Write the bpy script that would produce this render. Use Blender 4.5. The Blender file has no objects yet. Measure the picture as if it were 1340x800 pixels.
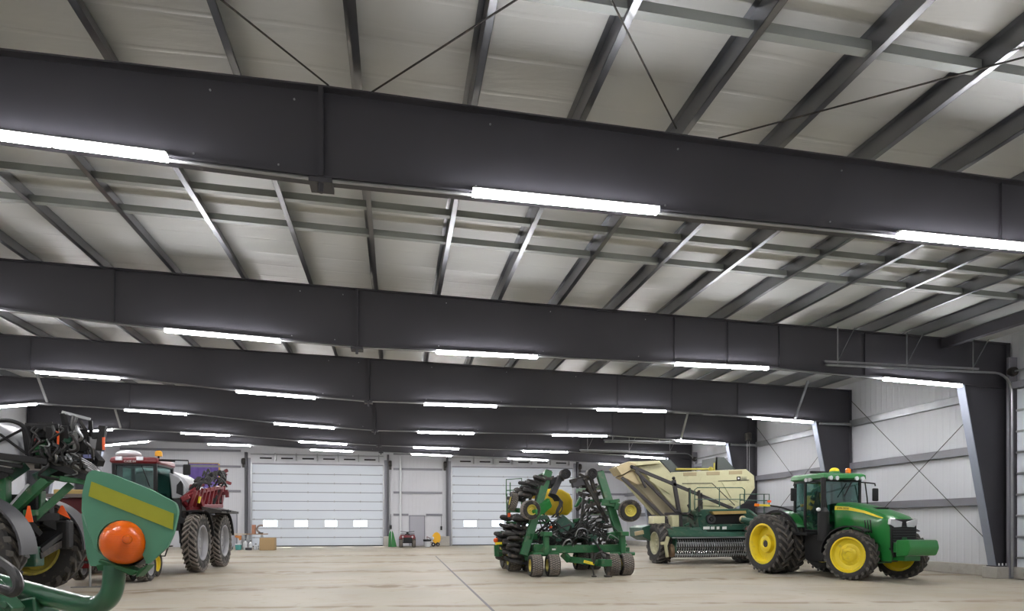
import bpy, bmesh, math, random
from mathutils import Vector, Matrix
random.seed(7)
PI = math.pi
COL = bpy.context.scene.collection
V = Vector

# ------------------------------------------------------------------ camera model (1340x800 frame)
FPX, YAW, HOR = 849.88, 0.1768, 686.8
K = 7.7 / 7.3
CAM_H = 0.2141 * 7.7
SY, CY = math.sin(YAW), math.cos(YAW)

def at(x, y, Y):
    """the world point at depth plane Y that the photo shows at pixel (x, y)"""
    u = (x - 670) / FPX
    X = (SY + u * CY) * Y / (CY - u * SY)
    d = SY * X + CY * Y
    return V((X, Y, (HOR - y) / FPX * d + CAM_H))

def on_floor(x, y, z=0.0):
    d = (z - CAM_H) * FPX / (HOR - y)
    xc = (x - 670) / FPX * d
    return V((CY * xc + SY * d, -SY * xc + CY * d, z))

def px(p):
    d = SY * p[0] + CY * p[1]
    return 670 + FPX * (CY * p[0] - SY * p[1]) / d, HOR - FPX * (p[2] - CAM_H) / d

# ------------------------------------------------------------------ materials
def mat(name, col, rough=0.5, metal=0.0, var=0.0, scale=3.0, dirt=None, dirt_amt=0.0, bump=0.0, coat=0.0, bscale=None, spec=0.5):
    m = bpy.data.materials.new(name); m.use_nodes = True
    nt = m.node_tree; b = nt.nodes['Principled BSDF']
    b.inputs['Roughness'].default_value = rough
    b.inputs['Metallic'].default_value = metal
    b.inputs['Specular IOR Level'].default_value = spec
    if coat: b.inputs['Coat Weight'].default_value = coat; b.inputs['Coat Roughness'].default_value = 0.12
    c = (col[0], col[1], col[2], 1)
    b.inputs['Base Color'].default_value = c
    if var or dirt or bump:
        tc = nt.nodes.new('ShaderNodeTexCoord')
        n = nt.nodes.new('ShaderNodeTexNoise'); n.inputs['Scale'].default_value = scale; n.inputs['Detail'].default_value = 5
        nt.links.new(tc.outputs['Object'], n.inputs['Vector'])
        src = None
        if var:
            r = nt.nodes.new('ShaderNodeMix'); r.data_type = 'RGBA'
            r.inputs['A'].default_value = tuple(min(1, v * (1 - var)) for v in col) + (1,)
            r.inputs['B'].default_value = tuple(min(1, v * (1 + var)) for v in col) + (1,)
            nt.links.new(n.outputs['Fac'], r.inputs['Factor']); src = r.outputs['Result']
        if dirt:
            n2 = nt.nodes.new('ShaderNodeTexNoise'); n2.inputs['Scale'].default_value = scale * 1.7; n2.inputs['Detail'].default_value = 8
            nt.links.new(tc.outputs['Object'], n2.inputs['Vector'])
            rp = nt.nodes.new('ShaderNodeValToRGB')
            rp.color_ramp.elements[0].position = 0.62 - 0.3 * dirt_amt; rp.color_ramp.elements[1].position = 0.8 - 0.2 * dirt_amt
            nt.links.new(n2.outputs['Fac'], rp.inputs['Fac'])
            mu = nt.nodes.new('ShaderNodeMath'); mu.operation = 'MULTIPLY'; mu.inputs[1].default_value = min(1, 0.35 + dirt_amt * .6)
            nt.links.new(rp.outputs['Color'], mu.inputs[0])
            r2 = nt.nodes.new('ShaderNodeMix'); r2.data_type = 'RGBA'
            r2.inputs['A'].default_value = c; r2.inputs['B'].default_value = tuple(dirt) + (1,)
            if src: nt.links.new(src, r2.inputs['A'])
            nt.links.new(mu.outputs[0], r2.inputs['Factor']); src = r2.outputs['Result']
        if src: nt.links.new(src, b.inputs['Base Color'])
        if bump:
            n3 = nt.nodes.new('ShaderNodeTexNoise'); n3.inputs['Scale'].default_value = bscale or scale * 6; n3.inputs['Detail'].default_value = 4
            nt.links.new(tc.outputs['Object'], n3.inputs['Vector'])
            bp = nt.nodes.new('ShaderNodeBump'); bp.inputs['Strength'].default_value = bump; bp.inputs['Distance'].default_value = 0.02
            nt.links.new(n3.outputs['Fac'], bp.inputs['Height']); nt.links.new(bp.outputs['Normal'], b.inputs['Normal'])
    return m

def emit_mat(name, col, strength):
    m = bpy.data.materials.new(name); m.use_nodes = True
    b = m.node_tree.nodes['Principled BSDF']
    b.inputs['Base Color'].default_value = (0.9, 0.9, 0.9, 1)
    b.inputs['Emission Color'].default_value = tuple(col) + (1,)
    b.inputs['Emission Strength'].default_value = strength
    return m

def glass_mat(name, tint, mixf=0.25, rough=0.03):
    m = bpy.data.materials.new(name); m.use_nodes = True
    nt = m.node_tree; nt.nodes.remove(nt.nodes['Principled BSDF'])
    out = nt.nodes['Material Output']
    t = nt.nodes.new('ShaderNodeBsdfTransparent'); t.inputs['Color'].default_value = tuple(tint) + (1,)
    g = nt.nodes.new('ShaderNodeBsdfGlossy'); g.inputs['Roughness'].default_value = rough; g.inputs['Color'].default_value = (.9, .95, .95, 1)
    mx = nt.nodes.new('ShaderNodeMixShader'); mx.inputs[0].default_value = mixf
    nt.links.new(t.outputs[0], mx.inputs[1]); nt.links.new(g.outputs[0], mx.inputs[2]); nt.links.new(mx.outputs[0], out.inputs['Surface'])
    return m

# ------------------------------------------------------------------ mesh builder
class MB:
    def __init__(s, origin=(0, 0, 0), mat4=None):
        s.v = []; s.f = []; s.o = V(origin); s.m = mat4; s.alt = None; s.altset = ()
    def add(s, vs, fs):
        b = len(s.v)
        for p in vs:
            p = V(p)
            if s.m is not None: p = s.m @ p
            s.v.append(p - s.o)
        s.f += [tuple(i + b for i in f) for f in fs]
        return s
    def box(s, c, d, rot=None):
        c = V(c); h = V(d) / 2; vs = []
        for x in (-1, 1):
            for y in (-1, 1):
                for z in (-1, 1):
                    p = V((x * h.x, y * h.y, z * h.z))
                    if rot is not None: p = rot @ p
                    vs.append(c + p)
        return s.add(vs, [(0, 1, 3, 2), (4, 6, 7, 5), (0, 4, 5, 1), (2, 3, 7, 6), (0, 2, 6, 4), (1, 5, 7, 3)])
    def bx(s, x0, x1, y0, y1, z0, z1):
        return s.box(((x0 + x1) / 2, (y0 + y1) / 2, (z0 + z1) / 2), (abs(x1 - x0), abs(y1 - y0), abs(z1 - z0)))
    def bar(s, a, b, w, h=None, up=(0, 0, 1)):
        a, b = V(a), V(b); h = h or w
        d = (b - a); L = d.length
        if L < 1e-6: return s
        d.normalize(); up = V(up)
        if abs(d.dot(up)) > .98: up = V((0, 1, 0))
        sx = d.cross(up).normalized(); sz = sx.cross(d).normalized()
        vs = []
        for q in (a, b):
            for i, j in ((-1, -1), (1, -1), (1, 1), (-1, 1)):
                vs.append(q + sx * (i * w / 2) + sz * (j * h / 2))
        return s.add(vs, [(3, 2, 1, 0), (4, 5, 6, 7), (0, 1, 5, 4), (1, 2, 6, 5), (2, 3, 7, 6), (3, 0, 4, 7)])
    def cyl(s, a, b, r0, r1=None, n=14):
        a, b = V(a), V(b); r1 = r0 if r1 is None else r1
        d = (b - a).normalized(); t = V((0, 0, 1)) if abs(d.z) < .9 else V((1, 0, 0))
        x = d.cross(t).normalized(); y = d.cross(x).normalized()
        vs = []
        for q, r in ((a, r0), (b, r1)):
            for k in range(n):
                t_ = 2 * PI * k / n
                vs.append(q + x * (r * math.cos(t_)) + y * (r * math.sin(t_)))
        fs = [(k, (k + 1) % n, n + (k + 1) % n, n + k) for k in range(n)]
        fs += [tuple(range(n))[::-1], tuple(range(n, 2 * n))]
        return s.add(vs, fs)
    def tube(s, path, r, n=8, smooth=0):
        P = [V(p) for p in path]
        if smooth: P = spline(P, smooth)
        rings = []; prev = None; vs = []
        for i, p in enumerate(P):
            d = (P[min(i + 1, len(P) - 1)] - P[max(i - 1, 0)])
            if d.length < 1e-9: d = V((0, 0, 1))
            d.normalize()
            if prev is None:
                t = V((0, 0, 1)) if abs(d.z) < .9 else V((1, 0, 0))
                x = d.cross(t).normalized()
            else:
                x = prev - d * prev.dot(d)
                if x.length < 1e-6: x = d.orthogonal()
                x.normalize()
            prev = x; y = d.cross(x)
            rr = r[i] if isinstance(r, (list, tuple)) else r
            for k in range(n):
                a = 2 * PI * k / n
                vs.append(p + x * (rr * math.cos(a)) + y * (rr * math.sin(a)))
        fs = []
        for i in range(len(P) - 1):
            for k in range(n):
                k2 = (k + 1) % n
                fs.append((i * n + k, i * n + k2, (i + 1) * n + k2, (i + 1) * n + k))
        e = (len(P) - 1) * n
        fs += [tuple(range(n))[::-1], tuple(range(e, e + n))]
        return s.add(vs, fs)
    def prism(s, poly, off):
        """poly: list of 3-D points of a planar outline, extruded by the vector off"""
        n = len(poly); off = V(off)
        vs = [V(p) for p in poly] + [V(p) + off for p in poly]
        fs = [tuple(range(n))[::-1], tuple(range(n, 2 * n))]
        fs += [(k, (k + 1) % n, n + (k + 1) % n, n + k) for k in range(n)]
        return s.add(vs, fs)
    def loft(s, rings, cap=True, closed=True):
        n = len(rings[0]); vs = [p for r in rings for p in r]; fs = []
        for i in range(len(rings) - 1):
            for k in range(n if closed else n - 1):
                k2 = (k + 1) % n
                fs.append((i * n + k, i * n + k2, (i + 1) * n + k2, (i + 1) * n + k))
        if cap:
            fs += [tuple(range(n))[::-1], tuple(range((len(rings) - 1) * n, len(rings) * n))]
        return s.add(vs, fs)
    def lathe(s, c, prof, axis='y', n=28, rot=None):
        """prof: (radius, offset along axis) points; open or closed ring of profile"""
        c = V(c); vs = []; m = len(prof)
        for k in range(n):
            a = 2 * PI * k / n
            for r, o in prof:
                if axis == 'y': p = V((r * math.cos(a), o, r * math.sin(a)))
                elif axis == 'z': p = V((r * math.cos(a), r * math.sin(a), o))
                else: p = V((o, r * math.cos(a), r * math.sin(a)))
                if rot is not None: p = rot @ p
                vs.append(c + p)
        fs = []
        for k in range(n):
            k2 = (k + 1) % n
            for j in range(m - 1):
                fs.append((k * m + j, k2 * m + j, k2 * m + j + 1, k * m + j + 1))
        return s.add(vs, fs)
    def sphere(s, c, r, n=14, m=9, sc=(1, 1, 1)):
        prof = [(r * math.sin(PI * j / m), -r * math.cos(PI * j / m)) for j in range(m + 1)]
        c = V(c); b = MB(); b.lathe((0, 0, 0), prof, 'z', n)
        return s.add([c + V((p.x * sc[0], p.y * sc[1], p.z * sc[2])) for p in b.v], b.f)
    def build(s, name, m, parent=None, smooth=True, bevel=0.0, angle=35):
        me = bpy.data.meshes.new(name)
        me.from_pydata([tuple(p) for p in s.v], [], s.f)
        bm = bmesh.new(); bm.from_mesh(me)
        if not s.alt: bmesh.ops.remove_doubles(bm, verts=bm.verts, dist=1e-5)
        bmesh.ops.recalc_face_normals(bm, faces=bm.faces)
        bm.to_mesh(me); bm.free()
        if smooth:
            for p in me.polygons: p.use_smooth = True
            me.set_sharp_from_angle(angle=math.radians(angle))
        me.materials.append(m)
        if s.alt:
            me.materials.append(s.alt[1])
            for p in me.polygons:
                if all(i in s.altset for i in p.vertices): p.material_index = 1
        o = bpy.data.objects.new(name, me); COL.objects.link(o)
        if parent is not None: o.parent = parent
        elif s.o.length > 0: o.location = s.o
        if bevel:
            b = o.modifiers.new('bevel', 'BEVEL'); b.width = bevel; b.segments = 2; b.limit_method = 'ANGLE'
            b.angle_limit = math.radians(40)
        return o

def spline(P, sub=6):
    P = [V(p) for p in P]; out = []
    for i in range(len(P) - 1):
        p0, p1, p2, p3 = P[max(i - 1, 0)], P[i], P[i + 1], P[min(i + 2, len(P) - 1)]
        for k in range(sub):
            t = k / sub
            out.append(.5 * ((2 * p1) + (p2 - p0) * t + (2 * p0 - 5 * p1 + 4 * p2 - p3) * t * t + (3 * p1 - p0 - 3 * p2 + p3) * t ** 3))
    out.append(P[-1])
    return out

def rounded(poly, r, n=4):
    """round the corners of a 2-D/3-D outline"""
    P = [V(p) for p in poly]; out = []
    for i, p in enumerate(P):
        a, b = P[i - 1], P[(i + 1) % len(P)]
        da, db = (a - p), (b - p)
        ra = min(r, da.length * .45); rb = min(r, db.length * .45)
        pa, pb = p + da.normalized() * ra, p + db.normalized() * rb
        for k in range(n + 1):
            t = k / n
            out.append(pa * (1 - t) ** 2 + p * 2 * t * (1 - t) + pb * t * t)
    return out

def tag(o, label=None, cat=None, group=None, kind=None):
    if label: o['label'] = label
    if cat: o['category'] = cat
    if group: o['group'] = group
    if kind: o['kind'] = kind
    return o

def thing(name, label, cat, loc=(0, 0, 0), rz=0.0, group=None, kind=None):
    o = bpy.data.objects.new(name, None); COL.objects.link(o)
    o.location = loc; o.rotation_euler = (0, 0, rz); o.empty_display_size = .2
    return tag(o, label, cat, group, kind)

def copy_tree(o, parent=None):
    kids = list(o.children)
    c = o.copy(); COL.objects.link(c)
    if parent is not None: c.parent = parent
    for k in kids: copy_tree(k, c)
    return c

def text_obj(name, body, size, m, parent, loc, rot, extrude=0.002):
    cu = bpy.data.curves.new(name, 'FONT'); cu.body = body; cu.size = size; cu.extrude = extrude
    cu.align_x = 'CENTER'; cu.align_y = 'CENTER'; cu.materials.append(m)
    t = bpy.data.objects.new(name, cu); COL.objects.link(t); bpy.context.view_layer.update()
    me = bpy.data.meshes.new_from_object(t); bpy.data.objects.remove(t)
    o = bpy.data.objects.new(name, me); COL.objects.link(o); o.parent = parent
    o.location = loc; o.rotation_euler = rot
    return o

ORD = ['first', 'second', 'third', 'fourth', 'fifth', 'sixth', 'seventh', 'eighth', 'ninth', 'tenth', 'eleventh', 'twelfth', 'thirteenth', 'fourteenth', 'fifteenth']
# ------------------------------------------------------------------ materials used around the hall
M = {}
M['steel'] = mat('charcoal_painted_steel', (.040, .039, .047), .55, 0, .12, 1.2)
M['galv'] = mat('galvanized_steel', (.36, .37, .38), .36, .8, .3, 2.5)
M['purlin'] = mat('galvanized_purlin', (.235, .24, .255), .31, .95, .3, .9)
M['strap'] = mat('grey_green_strap', (.36, .39, .385), .5, .2, .1, 1)
M['galv_girt'] = mat('grey_primed_girt', (.20, .20, .225), .5, .2, .12, 1.5)
M['flange'] = mat('blue_grey_flange', (.30, .33, .40), .35, .3, .1, 1)
M['conc'] = mat('rough_concrete', (.40, .385, .35), .9, 0, .2, 2, (.25, .22, .18), .3, .3)
M['jamb'] = mat('grey_door_jamb', (.22, .22, .25), .5, .2)
M['post'] = mat('dark_grey_post', (.075, .075, .085), .5, .2)
M['white_metal'] = mat('white_enamel', (.8, .8, .8), .4)
M['lamp'] = emit_mat('fluorescent_tube', (1.0, .985, 1.0), 118.0)
M['black'] = mat('black_plastic', (.013, .013, .014), .55, 0, .2, 6, spec=.3)
M['dark_iron'] = mat('dark_iron', (.030, .028, .026), .55, .2, .3, 5, (.14, .10, .07), .35)
M['hose'] = mat('black_hose', (.018, .018, .018), .4)
M['door_panel'] = mat('white_steel_door', (.63, .675, .735), .42, 0, .03, .6)
M['man_door'] = mat('grey_steel_door', (.36, .36, .40), .5, 0, .03, 1)
M['seam'] = mat('dark_seam', (.25, .27, .30), .6)

def liner_mat(name, col, rib_axis, rib=3.0, wr=0.0):
    m = mat(name, col, .5, 0, .06, .35)
    nt = m.node_tree; b = nt.nodes['Principled BSDF']
    tc = nt.nodes.new('ShaderNodeTexCoord')
    w = nt.nodes.new('ShaderNodeTexWave'); w.wave_type = 'BANDS'; w.bands_direction = rib_axis
    w.inputs['Scale'].default_value = rib; w.inputs['Distortion'].default_value = wr
    w.inputs['Detail'].default_value = 2 if wr else 0; w.inputs['Detail Scale'].default_value = .6
    nt.links.new(tc.outputs['Object'], w.inputs['Vector'])
    rp = nt.nodes.new('ShaderNodeValToRGB')
    rp.color_ramp.elements[0].position = .82; rp.color_ramp.elements[1].position = .97
    nt.links.new(w.outputs['Fac'], rp.inputs['Fac'])
    bp = nt.nodes.new('ShaderNodeBump'); bp.inputs['Strength'].default_value = .22; bp.inputs['Distance'].default_value = .03
    nt.links.new(rp.outputs['Color'], bp.inputs['Height']); nt.links.new(bp.outputs['Normal'], b.inputs['Normal'])
    return m
M['liner_side'] = liner_mat('white_wall_liner_side', (.60, .615, .65), 'Y', 1.1)
M['liner_end'] = liner_mat('white_wall_liner_end', (.57, .575, .605), 'X', 1.1)

# insulation facing of the roof: white vinyl with soft sag wrinkles running across the bays
def ceiling_mat():
    m = mat('white_vinyl_insulation', (.70, .715, .715), .42, 0, .04, .6)
    nt = m.node_tree; b = nt.nodes['Principled BSDF']
    tc = nt.nodes.new('ShaderNodeTexCoord')
    mp = nt.nodes.new('ShaderNodeMapping'); mp.inputs['Scale'].default_value = (.35, 1.5, 1)
    nt.links.new(tc.outputs['Object'], mp.inputs['Vector'])
    n = nt.nodes.new('ShaderNodeTexNoise'); n.inputs['Scale'].default_value = 1.3; n.inputs['Detail'].default_value = 4; n.inputs['Distortion'].default_value = .6
    nt.links.new(mp.outputs[0], n.inputs['Vector'])
    w = nt.nodes.new('ShaderNodeTexWave'); w.bands_direction = 'Y'; w.inputs['Scale'].default_value = .42; w.inputs['Distortion'].default_value = 3.0; w.inputs['Detail Scale'].default_value = .25; w.inputs['Detail'].default_value = 3
    nt.links.new(tc.outputs['Object'], w.inputs['Vector'])
    rp = nt.nodes.new('ShaderNodeValToRGB'); rp.color_ramp.elements[0].position = .965; rp.color_ramp.elements[1].position = 1.0
    nt.links.new(w.outputs['Fac'], rp.inputs['Fac'])
    ad = nt.nodes.new('ShaderNodeMath'); ad.operation = 'MULTIPLY_ADD'; ad.inputs[1].default_value = .22
    nt.links.new(rp.outputs['Color'], ad.inputs[0]); nt.links.new(n.outputs['Fac'], ad.inputs[2])
    bp = nt.nodes.new('ShaderNodeBump'); bp.inputs['Strength'].default_value = .38; bp.inputs['Distance'].default_value = .07
    nt.links.new(ad.outputs[0], bp.inputs['Height']); nt.links.new(bp.outputs['Normal'], b.inputs['Normal'])
    return m
M['ceiling'] = ceiling_mat()

def floor_mat():
    m = bpy.data.materials.new('dusty_concrete_floor'); m.use_nodes = True
    nt = m.node_tree; b = nt.nodes['Principled BSDF']; L = nt.links.new
    tc = nt.nodes.new('ShaderNodeTexCoord')
    def noise(sc, det, dist=0, mapping=None):
        n = nt.nodes.new('ShaderNodeTexNoise'); n.inputs['Scale'].default_value = sc; n.inputs['Detail'].default_value = det; n.inputs['Distortion'].default_value = dist
        if mapping:
            mp = nt.nodes.new('ShaderNodeMapping'); mp.inputs['Scale'].default_value = mapping[0]; mp.inputs['Rotation'].default_value = mapping[1]
            L(tc.outputs['Object'], mp.inputs['Vector']); L(mp.outputs[0], n.inputs['Vector'])
        else: L(tc.outputs['Object'], n.inputs['Vector'])
        return n
    def ramp(src, p0, p1):
        r = nt.nodes.new('ShaderNodeValToRGB'); r.color_ramp.elements[0].position = p0; r.color_ramp.elements[1].position = p1
        L(src, r.inputs['Fac']); return r.outputs['Color']
    def mix(fac, a, c):
        x = nt.nodes.new('ShaderNodeMix'); x.data_type = 'RGBA'
        L(fac, x.inputs['Factor'])
        if isinstance(a, tuple): x.inputs['A'].default_value = a + (1,)
        else: L(a, x.inputs['A'])
        x.inputs['B'].default_value = c + (1,)
        return x.outputs['Result']
    base = mix(ramp(noise(.35, 6).outputs['Fac'], .3, .7), (.33, .302, .24), (.425, .392, .318))
    tracks = noise(.42, 9, 1.6, ((.7, 1.0, 1), (0, 0, .5)))
    c2 = mix(ramp(tracks.outputs['Fac'], .48, .78), base, (.33, .27, .185))
    spots = noise(2.6, 9, .3)
    c3 = mix(ramp(spots.outputs['Fac'], .62, .72), c2, (.31, .255, .185))
    # drag marks: soft dirty bands across and along the hall, broken up by noise
    sep = nt.nodes.new('ShaderNodeSeparateXYZ'); L(tc.outputs['Object'], sep.inputs[0])
    def math_(op, a, b_=None):
        n = nt.nodes.new('ShaderNodeMath'); n.operation = op
        for k, q in enumerate((a, b_)):
            if q is None: continue
            if isinstance(q, (int, float)): n.inputs[k].default_value = q
            else: L(q, n.inputs[k])
        return n.outputs[0]
    def band(y0, wd, slope, amp, x0=None, xw=None):
        wob = math_('MULTIPLY', noise(.45, 3).outputs['Fac'], amp)
        yy = math_('SUBTRACT', math_('ADD', sep.outputs['Y'], math_('MULTIPLY', sep.outputs['X'], slope)), y0)
        d = math_('DIVIDE', math_('ADD', yy, wob), wd)
        g = math_('POWER', 2.718, math_('MULTIPLY', math_('MULTIPLY', d, d), -1.0))
        if x0 is not None:
            e = math_('DIVIDE', math_('SUBTRACT', sep.outputs['X'], x0), xw)
            g = math_('MULTIPLY', g, math_('POWER', 2.718, math_('MULTIPLY', math_('MULTIPLY', e, e), -1.0)))
        r = nt.nodes.new('ShaderNodeMapRange'); r.inputs['From Min'].default_value = .38; r.inputs['From Max'].default_value = .58
        L(noise(1.8, 8, .5).outputs['Fac'], r.inputs['Value'])
        return math_('MULTIPLY', g, r.outputs[0])
    for (y0, wd, sl, am, x0, xw) in ((13.6, .16, .10, .6, None, None), (18.5, .35, -.05, 1.6, None, None), (24.5, .5, .0, 2.4, None, None), (23.0, .35, -.9, .8, -5.8, 1.6), (30.0, .6, .12, 2.0, None, None), (37.0, .8, -.1, 3.0, None, None)):
        c3 = mix(math_('MULTIPLY', band(y0, wd, sl, am, x0, xw), .95), c3, (.21, .155, .09))
    L(c3, b.inputs['Base Color'])
    rr = nt.nodes.new('ShaderNodeMapRange'); rr.inputs['To Min'].default_value = .46; rr.inputs['To Max'].default_value = .72; b.inputs['Specular IOR Level'].default_value = .4
    L(noise(.7, 5).outputs['Fac'], rr.inputs['Value']); L(rr.outputs[0], b.inputs['Roughness'])
    bp = nt.nodes.new('ShaderNodeBump'); bp.inputs['Strength'].default_value = .18; bp.inputs['Distance'].default_value = .01
    L(noise(14, 6).outputs['Fac'], bp.inputs['Height']); L(bp.outputs['Normal'], b.inputs['Normal'])
    return m
M['floor'] = floor_mat()

# ------------------------------------------------------------------ room shell
FY = [None] + [7.7 * t for t in (1.1554, 2.2, 3.1165, 4.0458, 5.0296, 5.7087)]
FY = [None] + [y + .13 for y in FY[1:]]
FY[0] = FY[1] - 8.03
WALL_Y = 7.7 * 6.6069
Y_BACK = -6.0
XL, XR = -19.5, 18.67          # inner faces of the side walls
def ZP(X): return K * (7.27 - .0225 * (X / K + .93))      # underside of the purlins
def ZC(X): return ZP(X) + .30                            # face of the roof insulation

def struct(name, mb, m, label=None, parent=None, **kw):
    o = mb.build(name, m, parent, **kw)
    if parent is None: tag(o, label, None, None, 'structure')
    return o

struct('floor', MB().bx(XL - .3, XR + .3, Y_BACK - .3, WALL_Y + 1.5, -.25, 0), M['floor'], 'dusty concrete floor of the machine hall')
# floor joint: a dark saw-cut strip running down the hall, with a short cross piece
a, b_ = on_floor(570, 728), on_floor(652, 806)
dj = (b_ - a); near = a + dj * 1.35
struct('floor_joint', MB().bar(V((a.x, a.y, .001)), V((near.x, near.y, .001)), .055, .008), mat('joint_filler', (.13, .125, .13), .6), 'dark filled joint line running along the concrete floor')

struct('ceiling', MB().prism([V((XL - .3, Y_BACK - .3, ZC(XL - .3))), V((XR + .3, Y_BACK - .3, ZC(XR + .3))), V((XR + .3, Y_BACK - .3, ZC(XR + .3) + .3)), V((XL - .3, Y_BACK - .3, ZC(XL - .3) + .3))], (0, WALL_Y - Y_BACK + .6, 0)), M['ceiling'], 'white insulation facing of the low sloped roof')

def wall_piece(mb, x0, x1, z0, y0=WALL_Y, y1=WALL_Y + .25, z1=None):
    if z1 is None:
        mb.prism([V((x0, y0, z0)), V((x1, y0, z0)), V((x1, y0, ZC(x1))), V((x0, y0, ZC(x0)))], (0, y1 - y0, 0))
    else: mb.bx(x0, x1, y0, y1, z0, z1)
D1 = (-10.57, -.94, 6.12); D2 = (4.27, 14.1, 6.12)
far = MB()
wall_piece(far, XL - .3, D1[0], 0); wall_piece(far, D1[1], D2[0], 0); wall_piece(far, D2[1], XR + .3, 0)
wall_piece(far, D1[0], D1[1], D1[2]); wall_piece(far, D2[0], D2[1], D2[2])
struct('wall_far', far, M['liner_end'], 'white ribbed liner of the far end wall')
bk = MB(); wall_piece(bk, XL - .3, XR + .3, 0, Y_BACK - .25, Y_BACK)
struct('wall_near', bk, M['liner_end'], 'white end wall behind the photographer')
struct('wall_left', MB().bx(XL - .25, XL, Y_BACK, WALL_Y, 0, ZC(XL)), M['liner_side'], 'white ribbed liner of the left side wall')
struct('wall_right', MB().bx(XR, XR + .25, Y_BACK, WALL_Y, 0, ZC(XR)), M['liner_side'], 'white ribbed liner of the right side wall')
struct('baseboard_right', MB().bx(XR - .14, XR, Y_BACK, WALL_Y, 0, .36), M['conc'], 'low concrete curb along the foot of the right wall', bevel=.02)
struct('baseboard_left', MB().bx(XL, XL + .14, Y_BACK, WALL_Y, 0, .36), M['conc'], 'low concrete curb along the foot of the left wall', bevel=.02)

# ------------------------------------------------------------------ rigid frames
BOT = [(-18.4, 6.05), (-16.9, 6.25), (-14.4, 6.55), (-8.6, 6.33), (-5.1, 6.06), (-.93, 5.87), (3.5, 5.85), (9.8, 5.83), (16.05, 5.58), (17.6, 5.52)]
DZ = [.06, .06, 0, -.06, -.09, .10, .29]
def zbot(i, X):
    x = X / K
    for (x0, z0), (x1, z1) in zip(BOT, BOT[1:]):
        if x <= x1 or x1 == BOT[-1][0]:
            z = z0 + (z1 - z0) * (x - x0) / (x1 - x0); break
    return K * (z + DZ[i] * max(0, 1 - abs(x + .93) / 12))
def ztop(i, X): return (min(ZP(X), ZP(-.93 * K)) - .20 if i == 1 else ZP(X) - .004)
BEAM_W = .26
SPLICE = -.93 * K
FRAME_NAME = ['beam overhead behind the photographer', 'nearest roof beam', 'second roof beam', 'third roof beam', 'fourth roof beam', 'fifth roof beam', 'farthest roof beam']
STIFF = [[], [1308], [150, 882, 952, 1019, 1131], [40, 808, 879, 965], [170, 743, 801, 870], [170, 690, 760], [300, 700]]
for i in range(7):
    Y = FY[i]
    xs = [b[0] * K for b in BOT]; xs[0] = -18.4 * K; xs[-1] = 17.6 * K
    bo = thing('steel_beam', 'dark grey steel ' + FRAME_NAME[i] + (' spanning the hall' if i else ' and outside the photo'), None, (SPLICE, Y, zbot(i, SPLICE)), kind='structure')
    O = bo.location
    w = MB(O); w.prism([V((x, Y - .006, zbot(i, x) + .02)) for x in xs] + [V((x, Y - .006, ztop(i, x) - .02)) for x in xs[::-1]], (0, .012, 0))
    w.build('web', M['steel'], bo, smooth=False)
    for nm, fn, sg in (('bottom_flange', zbot, 1), ('top_flange', ztop, -1)):
        fl = MB(O)
        rings = []
        for x in xs:
            z = fn(i, x)
            rings.append([V((x, Y - BEAM_W / 2, z)), V((x, Y + BEAM_W / 2, z)), V((x, Y + BEAM_W / 2, z + sg * .022)), V((x, Y - BEAM_W / 2, z + sg * .022))])
        fl.loft(rings); fl.build(nm, M['steel'], bo, smooth=False)
    for sx in STIFF[i]:
        x = at(sx, 500, Y).x
        MB(O).bx(x - .01, x + .01, Y - BEAM_W * .2, Y + BEAM_W * .2, zbot(i, x) + .02, ztop(i, x) - .02).build('stiffener', M['steel'], bo, smooth=False)
    MB(O).bx(SPLICE - .03, SPLICE + .03, Y - BEAM_W / 2, Y + BEAM_W / 2, zbot(i, SPLICE) - .04, ztop(i, SPLICE) - .02).build('splice_plate', M['steel'], bo, smooth=False)
    MB(O).bx(SPLICE - .15, SPLICE + .15, Y - BEAM_W * .6, Y + BEAM_W * .6, zbot(i, SPLICE) - .085, zbot(i, SPLICE) - .02).cyl((SPLICE, Y - .1, zbot(i, SPLICE) - .2), (SPLICE, Y - .1, zbot(i, SPLICE) - .05), .035).build('splice_saddle', M['steel'], bo)
    cd = MB(O); cd.tube([V((x, Y - BEAM_W / 2 + .035, zbot(i, x) - .03)) for x in xs[1:-1]], .024, 6)
    cd.build('conduit', M['galv'], bo)
    bt = MB(O)
    for x in [SPLICE - .55, SPLICE - 1.6, 1.1, 3.9, 6.6]:
        bt.cyl((x, Y - .02, zbot(i, x) + .14), (x, Y + .02, zbot(i, x) + .14), .014, n=8)
        bt.cyl((x + .2, Y - .02, ztop(i, x) - .16), (x + .2, Y + .02, ztop(i, x) - .16), .014, n=8)
    bt.build('bolt_row', M['galv'], bo)

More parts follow.
